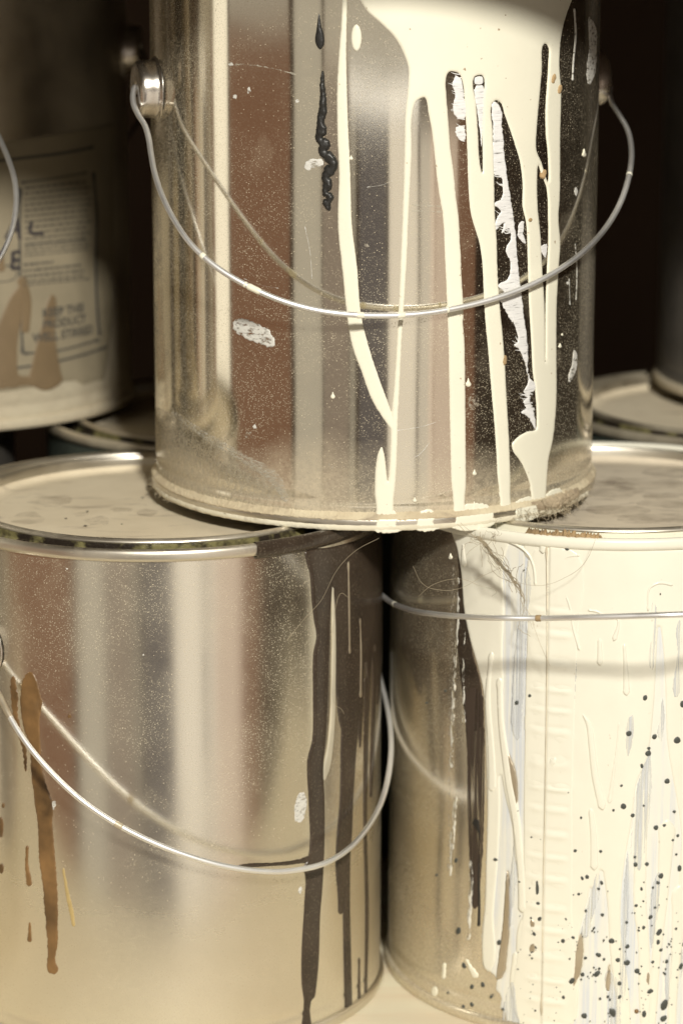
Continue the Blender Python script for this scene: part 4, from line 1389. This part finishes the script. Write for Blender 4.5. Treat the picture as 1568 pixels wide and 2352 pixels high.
# ------------------------------------------------------------------ background cans
P = Vector((-.044, .168, 0))
back_mid = make_can('green-sided paint can behind the gap between the two lower cans', Vector((P.x, P.y, 0)), M['darkgreen'], M['old_tin'], M['lid_left'], M['groove'], M['old_tin'], seg=160)
P = at_z(1712, 925, H)
back_right = make_can('dusty lidded paint can in the back row at the right edge', Vector((P.x, P.y, 0)), M['darkgreen'], M['old_tin'], M['lid_left'], M['groove'], M['old_tin'], seg=160)
P = Vector((-.2225, .160, 0))
back_left = make_can('dark paint can in the back row under the labelled can', Vector((P.x, P.y, 0)), M['darkcan'], M['old_tin'], M['lid_left'], M['groove'], M['old_tin'], seg=160)
P = at_z(-130, 914, H)
lab = make_can('paint can with a stained paper label, in the back at the left', Vector((P.x, P.y, H + .001)), M['old_tin'], M['old_tin'], M['lid_left'], M['groove'], M['old_tin'], ear_az=86,
               ear_z=.150, seg=200)
P = at_z(1930, 880, H)
dark_up = make_can('dark grey paint can standing in the back row at the right edge', Vector((P.x, P.y, H + .001)), M['darkcan'], M['old_tin'], M['lid_right'], M['groove'], M['old_tin'], seg=160)
side = make_can('paint can beyond the left edge of the photo with only its wire handle showing', Vector((-.264, .045, H + .001)), M['clean_tin'], M['old_tin'], M['lid_left'], M['groove'], M['old_tin'],
                ear_az=-85, ear_z=.150, seg=120)
under = make_can('paint can beyond the left edge, under the one with the showing handle', Vector((-.245, -.012, 0)), M['clean_tin'], M['old_tin'], M['lid_left'], M['groove'], M['old_tin'], seg=120)
pts = [at_y(x, y, d) for x, y, d in [(-60, 215, .065), (-30, 262, .055), (0, 320, .040), (22, 372, .028), (36, 425, .016), (37, 478, .006), (26, 535, -.004), (2, 590, -.012), (-50, 660, -.022),
                                      (-130, 720, -.030), (-260, 770, -.034), (-420, 780, -.034), (-700, 740, -.03), (-900, 640, -.02), (-1010, 480, .0), (-1010, 330, .03), (-1000, 230, .05)]]
bail(side, pts)

# label of the labelled can
LR = RC + .0001
film('paper_label', lab, [(-360, 372), (-100, 334), (60, 318), (180, 298), (262, 282), (262, 500), (262, 700), (240, 872), (215, 876), (186, 886), (176, 874), (150, 876), (100, 884), (60, 892), (-40, 905), (-200, 905),
                          (-360, 890)], M['paper'], t=.00012, w=.0003, smooth=False, grid=.003, edge=.002, off=.0001)


def lineink(P, w, mat='ink', name='label_line', off=.0003, **k):
    return film(name, lab, drip([(x, y, w) for x, y in P], 0.1), M[mat], t=.00003, w=.0002, grid=.004, edge=.0015, off=off, **k)


lineink([(-300, 405), (-100, 380), (60, 362), (140, 352), (214, 338)], 7)
lineink([(214, 395), (222, 500), (220, 600), (222, 700), (228, 770)], 6)
lineink([(47, 420), (120, 410), (200, 396)], 4)
lineink([(-200, 852), (0, 848), (100, 836), (200, 812), (245, 796)], 6)
lineink([(54, 812), (130, 806), (228, 780)], 5)
lineink([(46, 430), (46, 600), (48, 700), (52, 812)], 6)
lineink([(-80, 612), (32, 610)], 3)
lineink([(-80, 640), (35, 638), (37, 590)], 3)
# dark tan drips over the label
for D in ([(8, 860, 66), (14, 780, 56), (30, 720, 44), (44, 675, 28), (56, 655, 14)], [(50, 640, 22), (60, 690, 26), (58, 760, 20)], [(104, 874, 80), (106, 800, 50), (112, 740, 30), (118, 700, 24), (121, 680, 14)],
          [(-60, 870, 60), (-50, 760, 40), (-40, 680, 20)], [(0, 590, 20), (4, 620, 18)]):
    film('tan_drip', lab, drip([(x, y, w) for x, y, w in D], .6), M['tan'], t=.0002, w=.0008, grid=.002, edge=.001, off=.00025, label='tan paint drip over the label')


film('tan_drip', lab, [(-80, 800), (-40, 830), (-8, 850), (10, 790), (30, 850), (50, 862), (74, 860), (90, 800), (100, 830), (120, 790), (130, 850), (142, 868), (120, 880), (60, 888), (0, 894), (-80, 898)],
     M['tan'], t=.00015, w=.0008, grid=.002, edge=.001, off=.00028, rag=.0006)


def text(can, s, px, py, size, mat, off=.0005, name='lettering', tilt=0.0):
    cu = bpy.data.curves.new('t', 'FONT')
    cu.body = s
    cu.size = size
    cu.align_x = 'CENTER'
    cu.resolution_u = 3
    cu.offset = size * 0.03
    o = bpy.data.objects.new('t', cu)
    COL.objects.link(o)
    bpy.context.view_layer.update()
    me = bpy.data.meshes.new_from_object(o.evaluated_get(bpy.context.evaluated_depsgraph_get()))
    bpy.data.objects.remove(o)
    s0, z0 = on_can(px, py, can.location, RC)
    for v in me.vertices:
        x = s0 + v.co.x
        z = z0 + v.co.y + tilt * v.co.x
        a = x / RC
        v.co = ((RC + off) * math.sin(a), -(RC + off) * math.cos(a), z)
    me.update()
    return add(name, me, mat, can, smooth=False)


for s, x, y in (('KEEP THIS', 147, 722), ('PRODUCT', 150, 748), ('WELL STIRRED', 150, 776)):
    text(lab, s, x, y, .0050, M['ink'])
for q in ([(-62, 545), (-30, 505), (-22, 550)], [(14, 548), (36, 500)], [(36, 500), (46, 549)], [(20, 530), (48, 526)], [(72, 508), (70, 534), (100, 536)], [(30, 578), (28, 618)], [(30, 580), (48, 577)],
          [(30, 598), (44, 597)], [(28, 617), (46, 614)], [(-40, 575), (-40, 620)], [(-40, 577), (-14, 575)], [(-40, 618), (-10, 618)]):
    lineink(q, 8, 'marker', 'handwriting', off=.00045)
# rows of print too small to read
V, F = [], []
for y0, n, x0, x1, ht in ([(432 + 13 * k, 0, 56, 205, 4) for k in range(11)] + [(560 + 9 * k, 0, 56, 200, 3) for k in range(4)] + [(608, 0, 54, 130, 5), (622, 0, 54, 190, 5), (635, 0, 54, 195, 5), (647, 0, 54, 195, 4), (655, 0, 54, 200, 3)]):
    x = x0
    while x < x1 - 6:
        wd = random.uniform(4, 16)
        sl = -(x - x0) * .10
        c = [on_can(a, b + sl, lab.location, RC) for a, b in ((x, y0 + ht / 2), (x + wd, y0 + ht / 2 - wd * .1), (x + wd, y0 - ht / 2 - wd * .1), (x, y0 - ht / 2))]
        b = len(V)
        V += [((RC + .00045) * math.sin(s / RC), -(RC + .00045) * math.cos(s / RC), z) for s, z in c]
        F.append((b, b + 1, b + 2, b + 3))
        x += wd + random.uniform(2, 4)
add('small_print', mesh('small_print', V, F), M['ink'], lab, kind='stuff', smooth=False)
# bail of the labelled can, swung to its back
pts = [ear_tip(lab, 86, .150)]
for k in range(1, 12):
    a = math.pi * k / 12
    pts.append(lab.location + Vector((.094 * math.cos(a), .012 + .086 * math.sin(a), .150 - .078 * math.sin(a))))
pts.append(ear_tip(lab, -94, .150))
bail(lab, pts, mat=M['dark_wire'])


# ------------------------------------------------------------------ the shelf
def struct(name, me, mat):
    o = add(name, me, mat, smooth=False)
    o['kind'] = 'structure'
    return o


struct('shelf_board', box('shelf_board', -1.3, .417, -.215, .80, -.030, 0, .004), M['board'])
struct('upper_shelf', box('upper_shelf', -1.3, .417, -.150, .80, .4200, .4480, .003), M['dark_wood'])
struct('side_panel', box('side_panel', .42, .445, -.34, .80, -.6, 1.0, .002), M['dark_wood'])
struct('back_wall', box('back_wall', -1.6, .8, .81, .83, -1.2, 1.4, .002), M['wall'])
